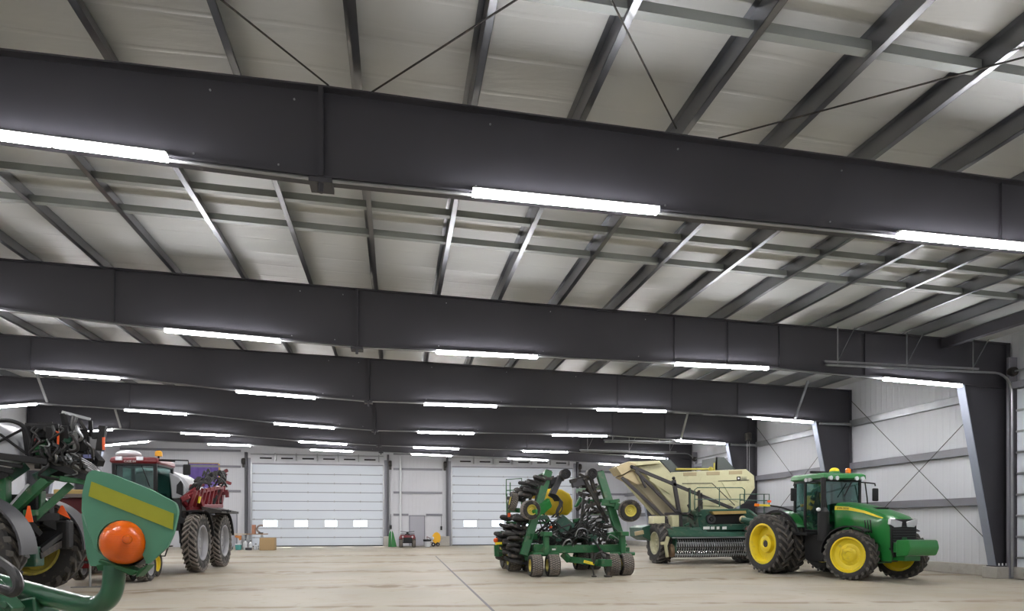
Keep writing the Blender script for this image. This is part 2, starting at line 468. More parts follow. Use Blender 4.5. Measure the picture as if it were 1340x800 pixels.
# columns, tapered, on concrete piers
def column(i, side):
    Y = FY[i]
    if side > 0:
        xi_t, xi_b, xo = 16.05 * K, 17.12 * K, 17.6 * K
    else:
        xi_t, xi_b, xo = -16.9 * K, -17.9 * K, -18.4 * K
    zt = zbot(i, xi_t); zo = ztop(i, xo); zb = .36
    nm = FRAME_NAME[i].replace(' overhead', '')
    co = thing('steel_column', 'tapered dark steel column at the %s end of the %s' % ('right' if side > 0 else 'left', nm), None, (xo, Y, zb), kind='structure')
    O = co.location
    MB(O).prism([V((xi_t, Y - .006, zt)), V((xi_b, Y - .006, zb)), V((xo, Y - .006, zb)), V((xo, Y - .006, zbot(i, xo)))], (0, .012, 0)).build('web', M['steel'], co, smooth=False)
    MB(O).bar(V((xi_t, Y, zt)), V((xi_b, Y, zb)), BEAM_W, .03, up=(1, 0, 0)).build('inner_flange', M['flange'], co, smooth=False)
    MB(O).bx(xo - .012, xo + .012, Y - BEAM_W / 2, Y + BEAM_W / 2, zb, zo).build('outer_flange', M['steel'], co, smooth=False)
    c = (xi_b + xo) / 2
    MB(O).bx(xi_b - side * .05, xo + side * .03, Y - BEAM_W * .6, Y + BEAM_W * .6, zb - .0, zb + .03).build('base_plate', M['steel'], co, smooth=False)
    bb = MB(O)
    for q in (.25, .5, .75):
        bb.cyl((xi_b + (xo - xi_b) * q, Y - .11, zb + .03), (xi_b + (xo - xi_b) * q, Y - .11, zb + .1), .02, n=8)
    bb.build('anchor_bolts', M['white_metal'], co)
    o = MB((c, Y, 0)).bx(min(xi_b - side * .1, xo + side * .08), max(xi_b - side * .1, xo + side * .08), Y - .26, Y + .26, 0, zb - .002).build('concrete_pier', M['conc'], bevel=.02)
    tag(o, 'concrete pier under the %s column of the %s' % ('right' if side > 0 else 'left', nm), None, None, 'structure')
for i in range(0, 7):
    column(i, 1); column(i, -1)

# ------------------------------------------------------------------ purlins, straps, braces
PUR = [(-.52 + 1.516 * k) * K for k in range(-11, 12)]
def ordinal_side(k):
    if k == 0: return 'just right of the beam splices'
    return '%s one %s of the beam splices' % (ORD[abs(k) - (0 if k > 0 else 1)], 'right' if k > 0 else 'left')
for kk, x in enumerate(PUR):
    z = ZP(x); d = .285; k = kk - 11
    p = MB((x, 0, z))
    y0, y1 = Y_BACK + .02, WALL_Y - .02
    t = .006
    s = 1 if k <= 0 else 1
    p.bx(x - t / 2, x + t / 2, y0, y1, z, z + d)                  # web
    p.bx(x - t / 2, x + .095, y0, y1, z, z + t)
    p.bx(x - .08, x + t / 2, y0, y1, z + d - t, z + d)
    p.bx(x + .095 - t, x + .095, y0, y1, z, z + .03)
    po = struct('roof_purlin', p, M['purlin'], 'galvanized roof purlin running down the hall, ' + ordinal_side(k), smooth=False)
    for i in range(1, 7):
        zc = ztop(i, x) + .003
        c = MB(); c.bx(x - t / 2 - .012, x - t / 2, FY[i] - .06, FY[i] + .06, max(zc, z - .02), z + .2)
        c.bx(x - .03, x - t / 2, FY[i] - .20, FY[i] - .185, z + .01, z + .19)
        c.bx(x - t / 2 - .004, x - t / 2, FY[i] - .75, FY[i] + .75, z + .02, z + d - .02)
        c.build('purlin_clip', M['dark_iron'] if False else M['galv'], po, smooth=False)
    # clips on every frame
gc = 0
for i in range(1, 7):
    for kk, x in enumerate(PUR):
        pass
STRAP_Y = [7.25, 12.75, 13.95, 20.0, 21.2, 27.0, 28.2, 34.4, 35.6, 41.2]
for n, y in enumerate(STRAP_Y):
    sp = MB((0, y, ZP(0) + .09))
    xa, xb = PUR[0], PUR[-1]
    sp.bar(V((xa, y, ZP(xa) + .06)), V((xb, y, ZP(xb) + .06)), .13, .012)
    sp.bar(V((xa, y - .06, ZP(xa) + .12)), V((xb, y - .06, ZP(xb) + .12)), .008, .12)
    which = 'between the photographer and the nearest beam' if n == 0 else ('%s of two ' % ('nearer' if n % 2 else 'farther') + 'between the %s and %s' % (FRAME_NAME[(n + 1) // 2].replace(' roof beam', ''), FRAME_NAME[(n + 1) // 2 + 1]))
    if n == 9: which = 'between the fifth roof beam and the farthest'
    struct('roof_strap', sp, M['strap'], 'thin grey bridging strap across the purlins, ' + which, smooth=False)

def rod(name, a, b, r, label, m='dark_iron'):
    a, b = V(a), V(b)
    o = MB((a + b) / 2).cyl(a, b, r, n=6).build(name, M[m])
    return tag(o, label, None, None, 'structure')
rods = [((290, 0), (430, 112), 'leftmost at the splice'), ((675, 0), (478, 126), 'leaning right just beside the splice'), ((800, 0), (885, 168), 'falling steeply right of centre'), ((1340, 75), (940, 181), 'running long and low to the right')]
for (p, q, lb) in rods:
    B = at(q[0], q[1], FY[1]); A = on_floor(p[0], p[1], 7.42)
    A2 = B + (A - B) * (1.0 if p[0] == 1340 else 1.15)
    if p[0] == 1340: A2 = B + (A - B) * 1.3
    A2.z = min(A2.z, ZP(A2.x) + .1)
    rod('brace_rod', A2, B, .012, 'thin steel roof brace rod before the nearest beam, ' + lb)

# ------------------------------------------------------------------ wall girts and rods
GZ = [2.40, 4.06, 5.82]
for z, nm in zip(GZ, ('lowest', 'middle', 'top')):
    for i in range(2, 7):
        y0 = FY[i] + .14; y1 = (FY[i + 1] - .14) if i < 6 else WALL_Y - .05
        if i == 4 and z > 2: y0, y1 = FY[4] + .14, FY[5] - 5.8
        g = MB((XR - .1, y0, z)); g.bx(XR - .012, XR - .004, y0, y1, z - .13, z + .13); g.bx(XR - .2, XR - .004, y0, y1, z + .118, z + .13); g.bx(XR - .2, XR - .19, y0, y1, z - .13, z + .13)
        m = M['galv_girt'] if nm != 'top' else M['galv']
        struct('wall_girt', g, m, '%s steel girt on the right wall beyond the %s' % (nm, FRAME_NAME[i]), smooth=False)
for i in (2, 3):
    ya, yb = FY[i], FY[i + 1]
    for (z0, z1, lb) in ((.7, 6.95, 'rising away'), (6.0, .7, 'falling away')):
        rod('wall_brace_rod', (XR - .24, ya + .05, z0), (XR - .24, yb - .05, z1), .011, 'thin dark cross brace rod on the right wall beyond the %s, %s' % (FRAME_NAME[i], lb))
for z, nm in zip([2.41, 4.12, 5.93, 7.1], ('door high', 'second', 'third', 'top')):
    for (x0, x1, lb) in ((XL + .02, -11.3, 'left of the doors'), (-.2, 3.55, 'between the doors'), (14.6, XR - .05, 'right of the doors')):
        if z < 2.5 and lb[0] == 'b':
            seg = [(-.2, .95), (2.3, 3.55)]
        elif z < 2.5 and lb[0] == 'l': seg = [(XL + .02, -13.1)]
        else: seg = [(x0, x1)]
        g = MB((x0, WALL_Y, z))
        for s0, s1 in seg: g.bx(s0, s1, WALL_Y - .12, WALL_Y - .004, z - .08, z + .08)
        struct('end_wall_girt', g, M['galv_girt'], '%s grey girt on the far wall %s' % (nm, lb), smooth=False)

# ------------------------------------------------------------------ overhead doors
def overhead_door(n, x0, x1, zt, wins, label):
    d = thing('door_%d' % n, label, None, ((x0 + x1) / 2, WALL_Y, 0), kind='structure'); O = d.location
    NS = 9; h = zt / NS; yy0, yy1 = WALL_Y + .02, WALL_Y + .07
    p = MB(O); sm = MB(O)
    wz0, wz1 = 1.50, 1.96
    for k in range(NS):
        z0, z1 = (k * h + .012 if k else 0), (k + 1) * h - .006
        if z0 < wz0 < z1:
            p.bx(x0, x1, yy0, yy1, z0, wz0); 
            cuts = [x0] + [q for w in wins for q in w] + [x1]
            zt_ = max(wz1, z1)
            for a, b in zip(cuts[::2], cuts[1::2]): p.bx(a, b, yy0, yy1, wz0, wz1)
            top_next = (k + 2) * h - .006
            p.bx(x0, x1, yy0, yy1, wz1, max(z1, wz1 + .001))
        elif z0 < wz1 and z1 > wz1 and z0 > wz0:
            p.bx(x0, x1, yy0, yy1, max(z0, wz1 + .001), z1)
        else:
            p.bx(x0, x1, yy0, yy1, z0, z1)
        if k: sm.bx(x0, x1, yy0 - .012, yy0 + .03, k * h - .035, k * h + .02)
    p.build('panel', M['door_panel'], d, smooth=False)
    MB(O).bx(x0, x1, yy0 - .02, yy0, 0, .07).build('bottom_seal', M['black'], d, smooth=False)
    sm.build('section_joint', M['seam'], d, smooth=False)
    for a, b in wins:
        f = MB(O); f.bx(a - .05, b + .05, yy0 - .015, yy0, wz0 - .05, wz0); f.bx(a - .05, b + .05, yy0 - .015, yy0, wz1, wz1 + .05); f.bx(a - .05, a, yy0 - .015, yy0, wz0, wz1); f.bx(b, b + .05, yy0 - .015, yy0, wz0, wz1)
        fo = f.build('window_frame', M['white_metal'], d, smooth=False)
        MB(O).bx(a, b, yy0 + .02, yy0 + .026, wz0, wz1).build('pane', M['win_glass'], fo, smooth=False)
    for x in [x0 + (x1 - x0) * q for q in (.02, .22, .42, .62, .82, .98)]:
        hb = MB(O)
        for k in range(1, NS): hb.bx(x - .04, x + .04, yy0 - .03, yy0, k * h - .06, k * h + .06)
        hb.build('hinge_column', M['galv'], d, smooth=False)
    for x, s in ((x0, -1), (x1, 1)):
        MB(O).bx(x + s * .26, x + s * .42, WALL_Y - .3, WALL_Y - .005, 0, 7.0).build('jamb_post', M['post'], d, smooth=False)
        MB(O).bx(x + s * .04, x + s * .25, WALL_Y - .06, WALL_Y - .005, 0, 6.6).build('jamb_plate', M['jamb'], d, smooth=False)
        MB(O).bx(x - s * .06, x + s * .04, WALL_Y - .09, WALL_Y - .003, 0, zt + .1).build('vertical_track', M['galv'], d, smooth=False)
        t = MB(O); t.lathe((x + s * .5, WALL_Y - .25, zt + .2), [(.0, -.12), (.2, -.12), (.24, -.05), (.24, .05), (.2, .12), (0, .12)], 'x', 16)
        t.bx(x + s * .4, x + s * .6, WALL_Y - .2, WALL_Y - .02, zt - .25, zt + .3)
        t.build('chain_hoist', M['dark_iron'], d)
    MB(O).bx(x0, x1, WALL_Y - .06, WALL_Y - .003, zt + .02, zt + .10).build('header_rail', M['jamb'], d, smooth=False)
    MB(O).cyl((x0, WALL_Y - .25, zt + .75), (x1, WALL_Y - .25, zt + .75), .035, n=8).build('torsion_shaft', M['galv'], d)
    for q in range(6):
        xc = x0 + (x1 - x0) * (.11 + q * .157)
        MB(O).cyl((xc - .42, WALL_Y - .2, zt + .47), (xc + .42, WALL_Y - .2, zt + .47), .055, n=10).build('torsion_spring', M['black'], d)
        MB(O).bx(xc + .62, xc + .7, WALL_Y - .26, WALL_Y - .004, zt + .3, zt + .85).build('shaft_bracket', M['galv'], d, smooth=False)
    return d
M['win_glass'] = glass_mat('door_window_glass', (.96, .98, 1), .06)
overhead_door(1, D1[0], D1[1], D1[2], [(-9.72, -8.74), (-7.48, -6.56), (-5.28, -4.42), (-3.16, -2.18)], 'left white sectional overhead door in the far wall with four windows')
overhead_door(2, D2[0], D2[1], D2[2], [(5.26, 6.24), (7.5, 8.42), (9.7, 10.56), (11.8, 12.7)], 'right white sectional overhead door in the far wall behind the planter')

def man_door(n, x0, x1, zt, label):
    d = thing('door_%d' % n, label, None, ((x0 + x1) / 2, WALL_Y, 0), kind='structure'); O = d.location
    MB(O).bx(x0 + .06, x1 - .06, WALL_Y - .05, WALL_Y - .004, .01, zt - .06).build('leaf', M['man_door'], d, bevel=.005)
    f = MB(O); f.bx(x0, x0 + .06, WALL_Y - .08, WALL_Y - .003, 0, zt); f.bx(x1 - .06, x1, WALL_Y - .08, WALL_Y - .003, 0, zt); f.bx(x0 + .06, x1 - .06, WALL_Y - .08, WALL_Y - .003, zt - .06, zt)
    f.build('frame', M['jamb'], d, smooth=False)
    MB(O).cyl((x1 - .2, WALL_Y - .12, 1.02), (x1 - .2, WALL_Y - .04, 1.02), .03).cyl((x1 - .32, WALL_Y - .115, 1.02), (x1 - .19, WALL_Y - .115, 1.02), .012).build('handle', M['galv'], d)
man_door(3, 1.0, 2.22, 2.36, 'grey steel walk door between the two overhead doors')
man_door(4, -13.05, -11.55, 2.5, 'grey steel walk door left of the left overhead door')

def side_door(n, ya, yb, zt, ztrack, xlen, label, rails=12):
    """overhead door in the right side wall, with its horizontal tracks under the roof"""
    d = thing('door_%d' % n, label, None, (XR, (ya + yb) / 2, 0), kind='structure'); O = d.location
    p = MB(O); sm = MB(O); NS = 9; h = zt / NS
    for k in range(NS):
        p.bx(XR - .1, XR - .055, ya, yb, k * h + .01, (k + 1) * h - .008)
        if k: sm.bx(XR - .15, XR - .05, ya, yb, k * h - .03, k * h + .03)
    p.build('panel', M['door_panel'], d, smooth=False); sm.build('section_joint', M['galv'], d, smooth=False)
    for q in range(1, 7):
        y = ya + (yb - ya) * q / 7
        MB(O).bx(XR - .13, XR - .1, y - .03, y + .03, 0, zt).build('stile', M['galv'], d, smooth=False)
    for y, s in ((ya, -1), (yb, 1)):
        MB(O).bx(XR - .3, XR - .004, y + s * .08, y + s * .16, 0, zt + 1.0).build('jamb_post', M['jamb'], d, smooth=False)
        xs = XR - .22
        t = MB(O); path = [V((xs - xlen, y + s * .05, ztrack)), V((xs - .75, y + s * .05, ztrack))]
        for a in range(0, 7):
            an = PI / 2 * a / 6
            path.append(V((xs - .6 + .6 * math.sin(an), y + s * .05, ztrack - .6 + .6 * math.cos(an))))
        path += [V((xs, y + s * .05, .05))]
        t.tube(path, .036, 8)
        t.build('track', M['galv'], d)
        MB(O).bx(xs - xlen - .05, xs - 1.2, y + s * .02, y + s * .08, ztrack + .06, ztrack + .12).build('track_angle', M['galv'], d, smooth=False)
        for q in (.06, .42, .78):
            x = xs - xlen * (1 - q)
            g = MB(O); g.bar(V((x, y + s * .05, ztrack)), V((x, y + s * .05, ZP(x) - .01)), .04, .01)
            g.bar(V((x, y + s * .05, ztrack + .12)), V((x + .55, y + s * .05, ZP(x) - .02)), .04, .01)
            g.build('track_hanger', M['galv'], d, smooth=False)
        MB(O).lathe((xs + .02, y + s * .05, zt + .55), [(0, -.08), (.13, -.08), (.15, 0), (.13, .08), (0, .08)], 'y', 14).build('cable_drum', M['dark_iron'], d)
    MB(O).bx(XR - .3, XR - .01, ya, yb, zt + .02, zt + .22).build('header', M['jamb'], d, smooth=False)
    MB(O).cyl((xs + .02, ya, zt + .55), (xs + .02, yb, zt + .55), .03, n=8).build('torsion_shaft', M['galv'], d)
    return d
side_door(5, 10.2, 16.72, 5.75, 6.24, 6.3, 'overhead door at the right edge, with its curved tracks before the second beam')
side_door(6, FY[5] - 5.3, FY[5] - .75, 5.2, 6.1, 7.4, 'far overhead door in the right wall beside the fifth beam')

# flange brace angles from the beam bottoms up to the purlins
for i, pxx in ((3, 1040), (4, 891), (4, 62), (5, 158)):
    if 1:
        x = at(pxx, 540, FY[i] - .13).x; sx = x; z0 = zbot(i, x) + .05
        o = MB((x, FY[i] - .14, z0)).bar(V((x, FY[i] - .14, z0)), V((x, FY[i] - 1.0, ZP(x) + .02)), .10, .05).build('flange_brace', M['galv'])
        tag(o, 'short grey brace angle from the %s up to a purlin, %s side' % (FRAME_NAME[i], 'right' if sx > 0 else 'left'), None, None, 'structure')
# struts (eave pipe) on the right wall between the frames
for i in (3, 4):
    z = 5.78; o = MB((17.8, FY[i] - .22, z)).cyl((17.05, FY[i] - .2, z), (XR - .02, FY[i] - .2, z), .06, n=10).build('column_strut', M['galv'])
    tag(o, 'grey pipe strut crossing the right column of the %s' % FRAME_NAME[i], None, None, 'structure')
hx = at(1230, 452, FY[2]).x
o = MB((hx, FY[2], 7.2))
o.bar(V((hx, FY[2] - .14, ZP(hx) - .2)), V((hx + .05, FY[1] + .14, ZP(hx) - .2)), .2, .28)
o = o.build('header_beam', M['steel'], smooth=False)
tag(o, 'dark steel lengthwise beam joining the nearest and second roof beams at right', None, None, 'structure')

# ------------------------------------------------------------------ strip lights
LCOL = [(-16.75, -14.4), (-11.08, -8.7), (-5.16, -2.67), (.97, 3.48), (7.18, 9.79), (13.32, 15.78)]
def lights():
    for i in range(7):
        Y = FY[i]; vis = []
        for c, (a, b) in enumerate(LCOL):
            pts = [px((x * K, Y, zbot(i, x * K) - .1)) for x in (a, b)] if i else [(-9, -9)] * 2
            vis.append(any(0 <= p[0] <= 1340 and 0 <= p[1] <= 800 for p in pts))
        n = 0
        for c, (a, b) in enumerate(LCOL):
            xa, xb = a * K, b * K
            A = V((xa, Y - .29, zbot(i, xa) - .05)); B = V((xb, Y - .29, zbot(i, xb) - .05))
            if vis[c]:
                lab = 'lit white strip light under the %s, %s from the left' % (FRAME_NAME[i], ORD[n]); n += 1
                if sum(vis) == n: lab = 'lit white strip light under the %s, the rightmost' % FRAME_NAME[i]
            elif i == 0: lab = 'strip light under the beam behind the photographer, %s from the left' % ORD[c]
            else: lab = 'strip light under the %s, %s and beyond the photo edge' % (FRAME_NAME[i], ORD[c])
            t = thing('strip_light', lab, 'light', (A + B) / 2, group='strip lights under the roof beams')
            O = t.location; mid = (A + B) / 2; dv = (B - A)
            h = MB(O); h.bar(A + V((0, 0, -.006)), B + V((0, 0, -.006)), .135, .012); h.bar(A + V((0, .02, .012)), B + V((0, .02, .012)), .05, .03); h.build('housing', M['white_metal'], t, smooth=False)
            for q in (.15, .85): MB(O).bar(A + dv * q + V((0, 0, .028)), A + dv * q + V((0, .22, .04)), .05, .012).build('added_clip', M['galv'], t, smooth=False)  # clips added to join the light to its beam
            for p, q in ((A, A + dv * .494), (A + dv * .506, B)):
                l = MB(O); dd = V((0, 0, -.045))
                l.bar(p + dd, q + dd, .12, .065); l.build('lamp_lens', M['lamp'], t, smooth=False)
lights()
# ------------------------------------------------------------------ machine materials
DUST = (.20, .16, .115)
M['jd_green'] = mat('tractor_green_paint', (.016, .165, .034), .28, 0, .08, 2, coat=.4)
M['dull_green'] = mat('worn_green_paint', (.014, .105, .034), .45, 0, .2, 3, DUST, .25)
M['dark_green'] = mat('dark_green_paint', (.014, .066, .042), .42, 0, .2, 3, DUST, .2)
M['jd_yellow'] = mat('wheel_yellow_paint', (.72, .56, .02), .4, 0, .06, 3, DUST, .08)
M['pale_yellow'] = mat('faded_yellow_paint', (.52, .45, .08), .5, 0, .1, 3, DUST, .3)
M['tank_yellow'] = mat('yellow_poly_tank', (.80, .56, .02), .4, 0, .05, 2)
M['rubber'] = mat('tire_rubber', (.021, .020, .0195), .75, 0, .25, 4, DUST, .12, .15)
M['dusty_rubber'] = mat('dusty_tire_rubber', (.017, .016, .015), .85, 0, .3, 4, DUST, .35, .2)
M['lug'] = mat('dusty_tread_lugs', (.075, .07, .064), .8, 0, .3, 4, DUST, .3)
M['lug_dusty'] = mat('pale_dusty_tread_lugs', (.19, .17, .15), .85, 0, .3, 4, DUST, .4)
M['grey_rubber'] = mat('pale_dusty_tire_rubber', (.02, .019, .018), .85, 0, .3, 4, (.22, .20, .18), .5, .2)
M['glass'] = glass_mat('cab_glass', (.50, .70, .66), .16)
M['mirror'] = mat('mirror_glass', (.5, .5, .5), .05, 1)
M['chrome'] = mat('chrome', (.75, .75, .76), .18, 1)
M['lens_white'] = mat('clear_head_lamp', (.75, .76, .8), .15, .3, coat=.6)
M['amber'] = mat('amber_lens', (.85, .20, .01), .2, coat=.6)
M['orange_refl'] = mat('orange_reflector', (.95, .13, .02), .4)
M['cream'] = mat('cream_paint', (.57, .55, .34), .5, 0, .06, 2, (.36, .31, .19), .22)
M['cream_rim'] = mat('cream_rim_paint', (.48, .47, .32), .5, 0, .1, 3, DUST, .3)
M['tan'] = mat('tan_paint', (.40, .33, .19), .6, 0, .15, 4)
M['grey_panel'] = mat('grey_green_panel', (.085, .10, .095), .5, 0, .1, 2)
M['case_red'] = mat('red_paint', (.165, .010, .015), .38, 0, .12, 3, coat=.3)
M['dull_red'] = mat('dull_red_paint', (.11, .014, .017), .6, 0, .2, 3)
M['silver'] = mat('silver_rim_paint', (.36, .36, .38), .45, .3, .1, 3)
M['white_poly'] = mat('white_poly_tank', (.62, .64, .66), .35, 0, .05, 2)
M['grey_plastic'] = mat('grey_plastic', (.042, .042, .048), .5)
M['interior'] = mat('cab_interior', (.045, .05, .05), .8)
M['jd_text'] = mat('dark_lettering', (.02, .05, .02), .5)
M['stripe'] = mat('yellow_stripe_decal', (.85, .68, .03), .4)
M['white_decal'] = mat('white_decal', (.75, .75, .72), .5)

RX = Matrix.Rotation(math.pi / 2, 3, 'Z')      # axle along world x
def rotz(a): return Matrix.Rotation(a, 3, 'Z')

def tire_mesh(mb, c, R, w, ri, rot=None, lugs=22, style='ag', lh=None):
    """tyre around the local y axis, turned by rot, centre c"""
    c = V(c); lh = lh or R * (.065 if style != 'block' else .05)
    Rc = R - lh
    prof = [(ri, -w * .40), (ri + (Rc - ri) * .25, -w * .47), (ri + (Rc - ri) * .65, -w * .50), (Rc - .035 * R, -w * .47), (Rc, -w * .40), (Rc + lh * .2, 0),
            (Rc, w * .40), (Rc - .035 * R, w * .47), (ri + (Rc - ri) * .65, w * .50), (ri + (Rc - ri) * .25, w * .47), (ri, w * .40)]
    mb.lathe(c, prof, 'y', 40, rot); n0 = len(mb.v)
    def P(r, o, a):
        p = V((r * math.cos(a), o, r * math.sin(a)))
        if rot is not None: p = rot @ p
        return c + p
    step = 2 * PI / lugs
    if style in ('ag', 'row'):
        th = step * (.20 if style == 'ag' else .22)
        sw = step * (.95 if style == 'ag' else 1.1)
        for sgn in (-1, 1):
            for k in range(lugs):
                a0 = k * step + (0 if sgn < 0 else step / 2)
                pts = []
                for q in (0, .5, 1.0):
                    o = sgn * (-.02 * w + q * .50 * w); a = a0 + sw * q
                    drop = lh * .25 * q
                    pts.append((o, a, drop))
                vs = []
                for (o, a, dr) in pts:
                    vs += [P(Rc - .02, o, a - th), P(Rc - .02, o, a + th), P(R - dr, o, a + th * .8), P(R - dr, o, a - th * .8)]
                # shoulder end of the lug
                o, a, dr = pts[-1]
                vs += [P(Rc - .09 * R, o, a - th + sw * .1), P(Rc - .09 * R, o, a + th + sw * .1), P(Rc - .05 * R, o * 1.02, a + th + sw * .1), P(Rc - .05 * R, o * 1.02, a - th + sw * .1)]
                fs = []
                for r_ in range(3):
                    b = r_ * 4
                    fs += [(b + i, b + (i + 1) % 4, b + 4 + (i + 1) % 4, b + 4 + i) for i in range(4)]
                fs += [(3, 2, 1, 0), (12, 13, 14, 15)]
                mb.add(vs, fs)
    else:   # blocks
        rows = 4
        for j in range(rows):
            for k in range(lugs):
                a = k * step + (j % 2) * step / 2; o = (-.40 + .8 * (j + .5) / rows) * w
                da = step * .33; do = w * .088
                sk = da * .4 * (1 if j % 2 else -1)
                vs = []
                for r_ in (Rc - .02, R):
                    for (x, y) in ((-1, -1), (1, -1), (1, 1), (-1, 1)):
                        vs.append(P(r_, o + y * do, a + x * da + y * sk))
                mb.add(vs, [(3, 2, 1, 0), (4, 5, 6, 7), (0, 1, 5, 4), (1, 2, 6, 5), (2, 3, 7, 6), (3, 0, 4, 7)])
    mb.altset = set(range(n0, len(mb.v)))
    return mb

def rim_mesh(mb, c, ri, w, rot=None, side=-1, hub=.30, hub_out=.0, dish=.05, bolts=8):
    """rim with its dished face towards side*y"""
    s = side
    mb.lathe(c, [(ri * 1.0, s * w * .43), (ri * 1.03, s * w * .445), (ri * .95, s * w * .45), (ri * .90, s * w * .36), (ri * .86, s * w * dish), (ri * .62, s * w * (dish - .06)), (ri * .56, s * w * (dish - .02)),
                 (ri * (hub + .06), s * w * (dish - .02)), (ri * hub, s * w * (dish + .05 + hub_out)), (ri * hub * .85, s * w * (dish + .08 + hub_out)), (ri * hub * .5, s * w * (dish + .08 + hub_out)), (ri * hub * .45, s * w * (dish + .04 + hub_out)), (0, s * w * (dish + .04 + hub_out))], 'y', 32, rot)
    mb.lathe(c, [(ri, -s * w * .43), (ri * .93, -s * w * .45), (ri * .90, -s * w * .3), (ri * .84, -s * w * .05), (0, -s * w * .05)], 'y', 32, rot)
    mb.lathe(c, [(ri * .995, -w * .43), (ri * .995, w * .43)], 'y', 32, rot)
    for k in range(bolts):
        a = 2 * PI * k / bolts
        p0 = V((ri * .46 * math.cos(a), s * w * (dish - .04), ri * .46 * math.sin(a))); p1 = V((p0.x, s * w * (dish + .04), p0.z))
        if rot is not None: p0, p1 = rot @ p0, rot @ p1
        mb.cyl(V(c) + p0, V(c) + p1, ri * .035, n=6)
    return mb

def wheel(parent, name, c, R, w, ri, rot=None, side=-1, lugs=22, style='ag', tm='rubber', rm='jd_yellow', origin=(0, 0, 0), **kw):
    tb = tire_mesh(MB(origin), c, R, w, ri, rot, lugs, style); tb.alt = (1, M[{'rubber': 'lug', 'dusty_rubber': 'lug_dusty', 'grey_rubber': 'lug_dusty'}[tm]])
    t = tb.build(name, M[tm], parent, angle=30)
    r = rim_mesh(MB(origin), c, ri, w, rot, side, **kw).build('rim', M[rm], t, angle=30)
    return t

def arc_fender(mb, c, r, a0, a1, y0, y1, t=.03, n=14, rot=None, lip=.05):
    """a curved mudguard around the local y axis, angles in degrees from +x up"""
    rings = []
    for k in range(n + 1):
        a = math.radians(a0 + (a1 - a0) * k / n)
        ring = []
        for (rr, y) in ((r, y0), (r, y1), (r + t, y1), (r + t, y0)):
            p = V((rr * math.cos(a), y, rr * math.sin(a)))
            if rot is not None: p = rot @ p
            ring.append(V(c) + p)
        rings.append(ring)
    return mb.loft(rings)
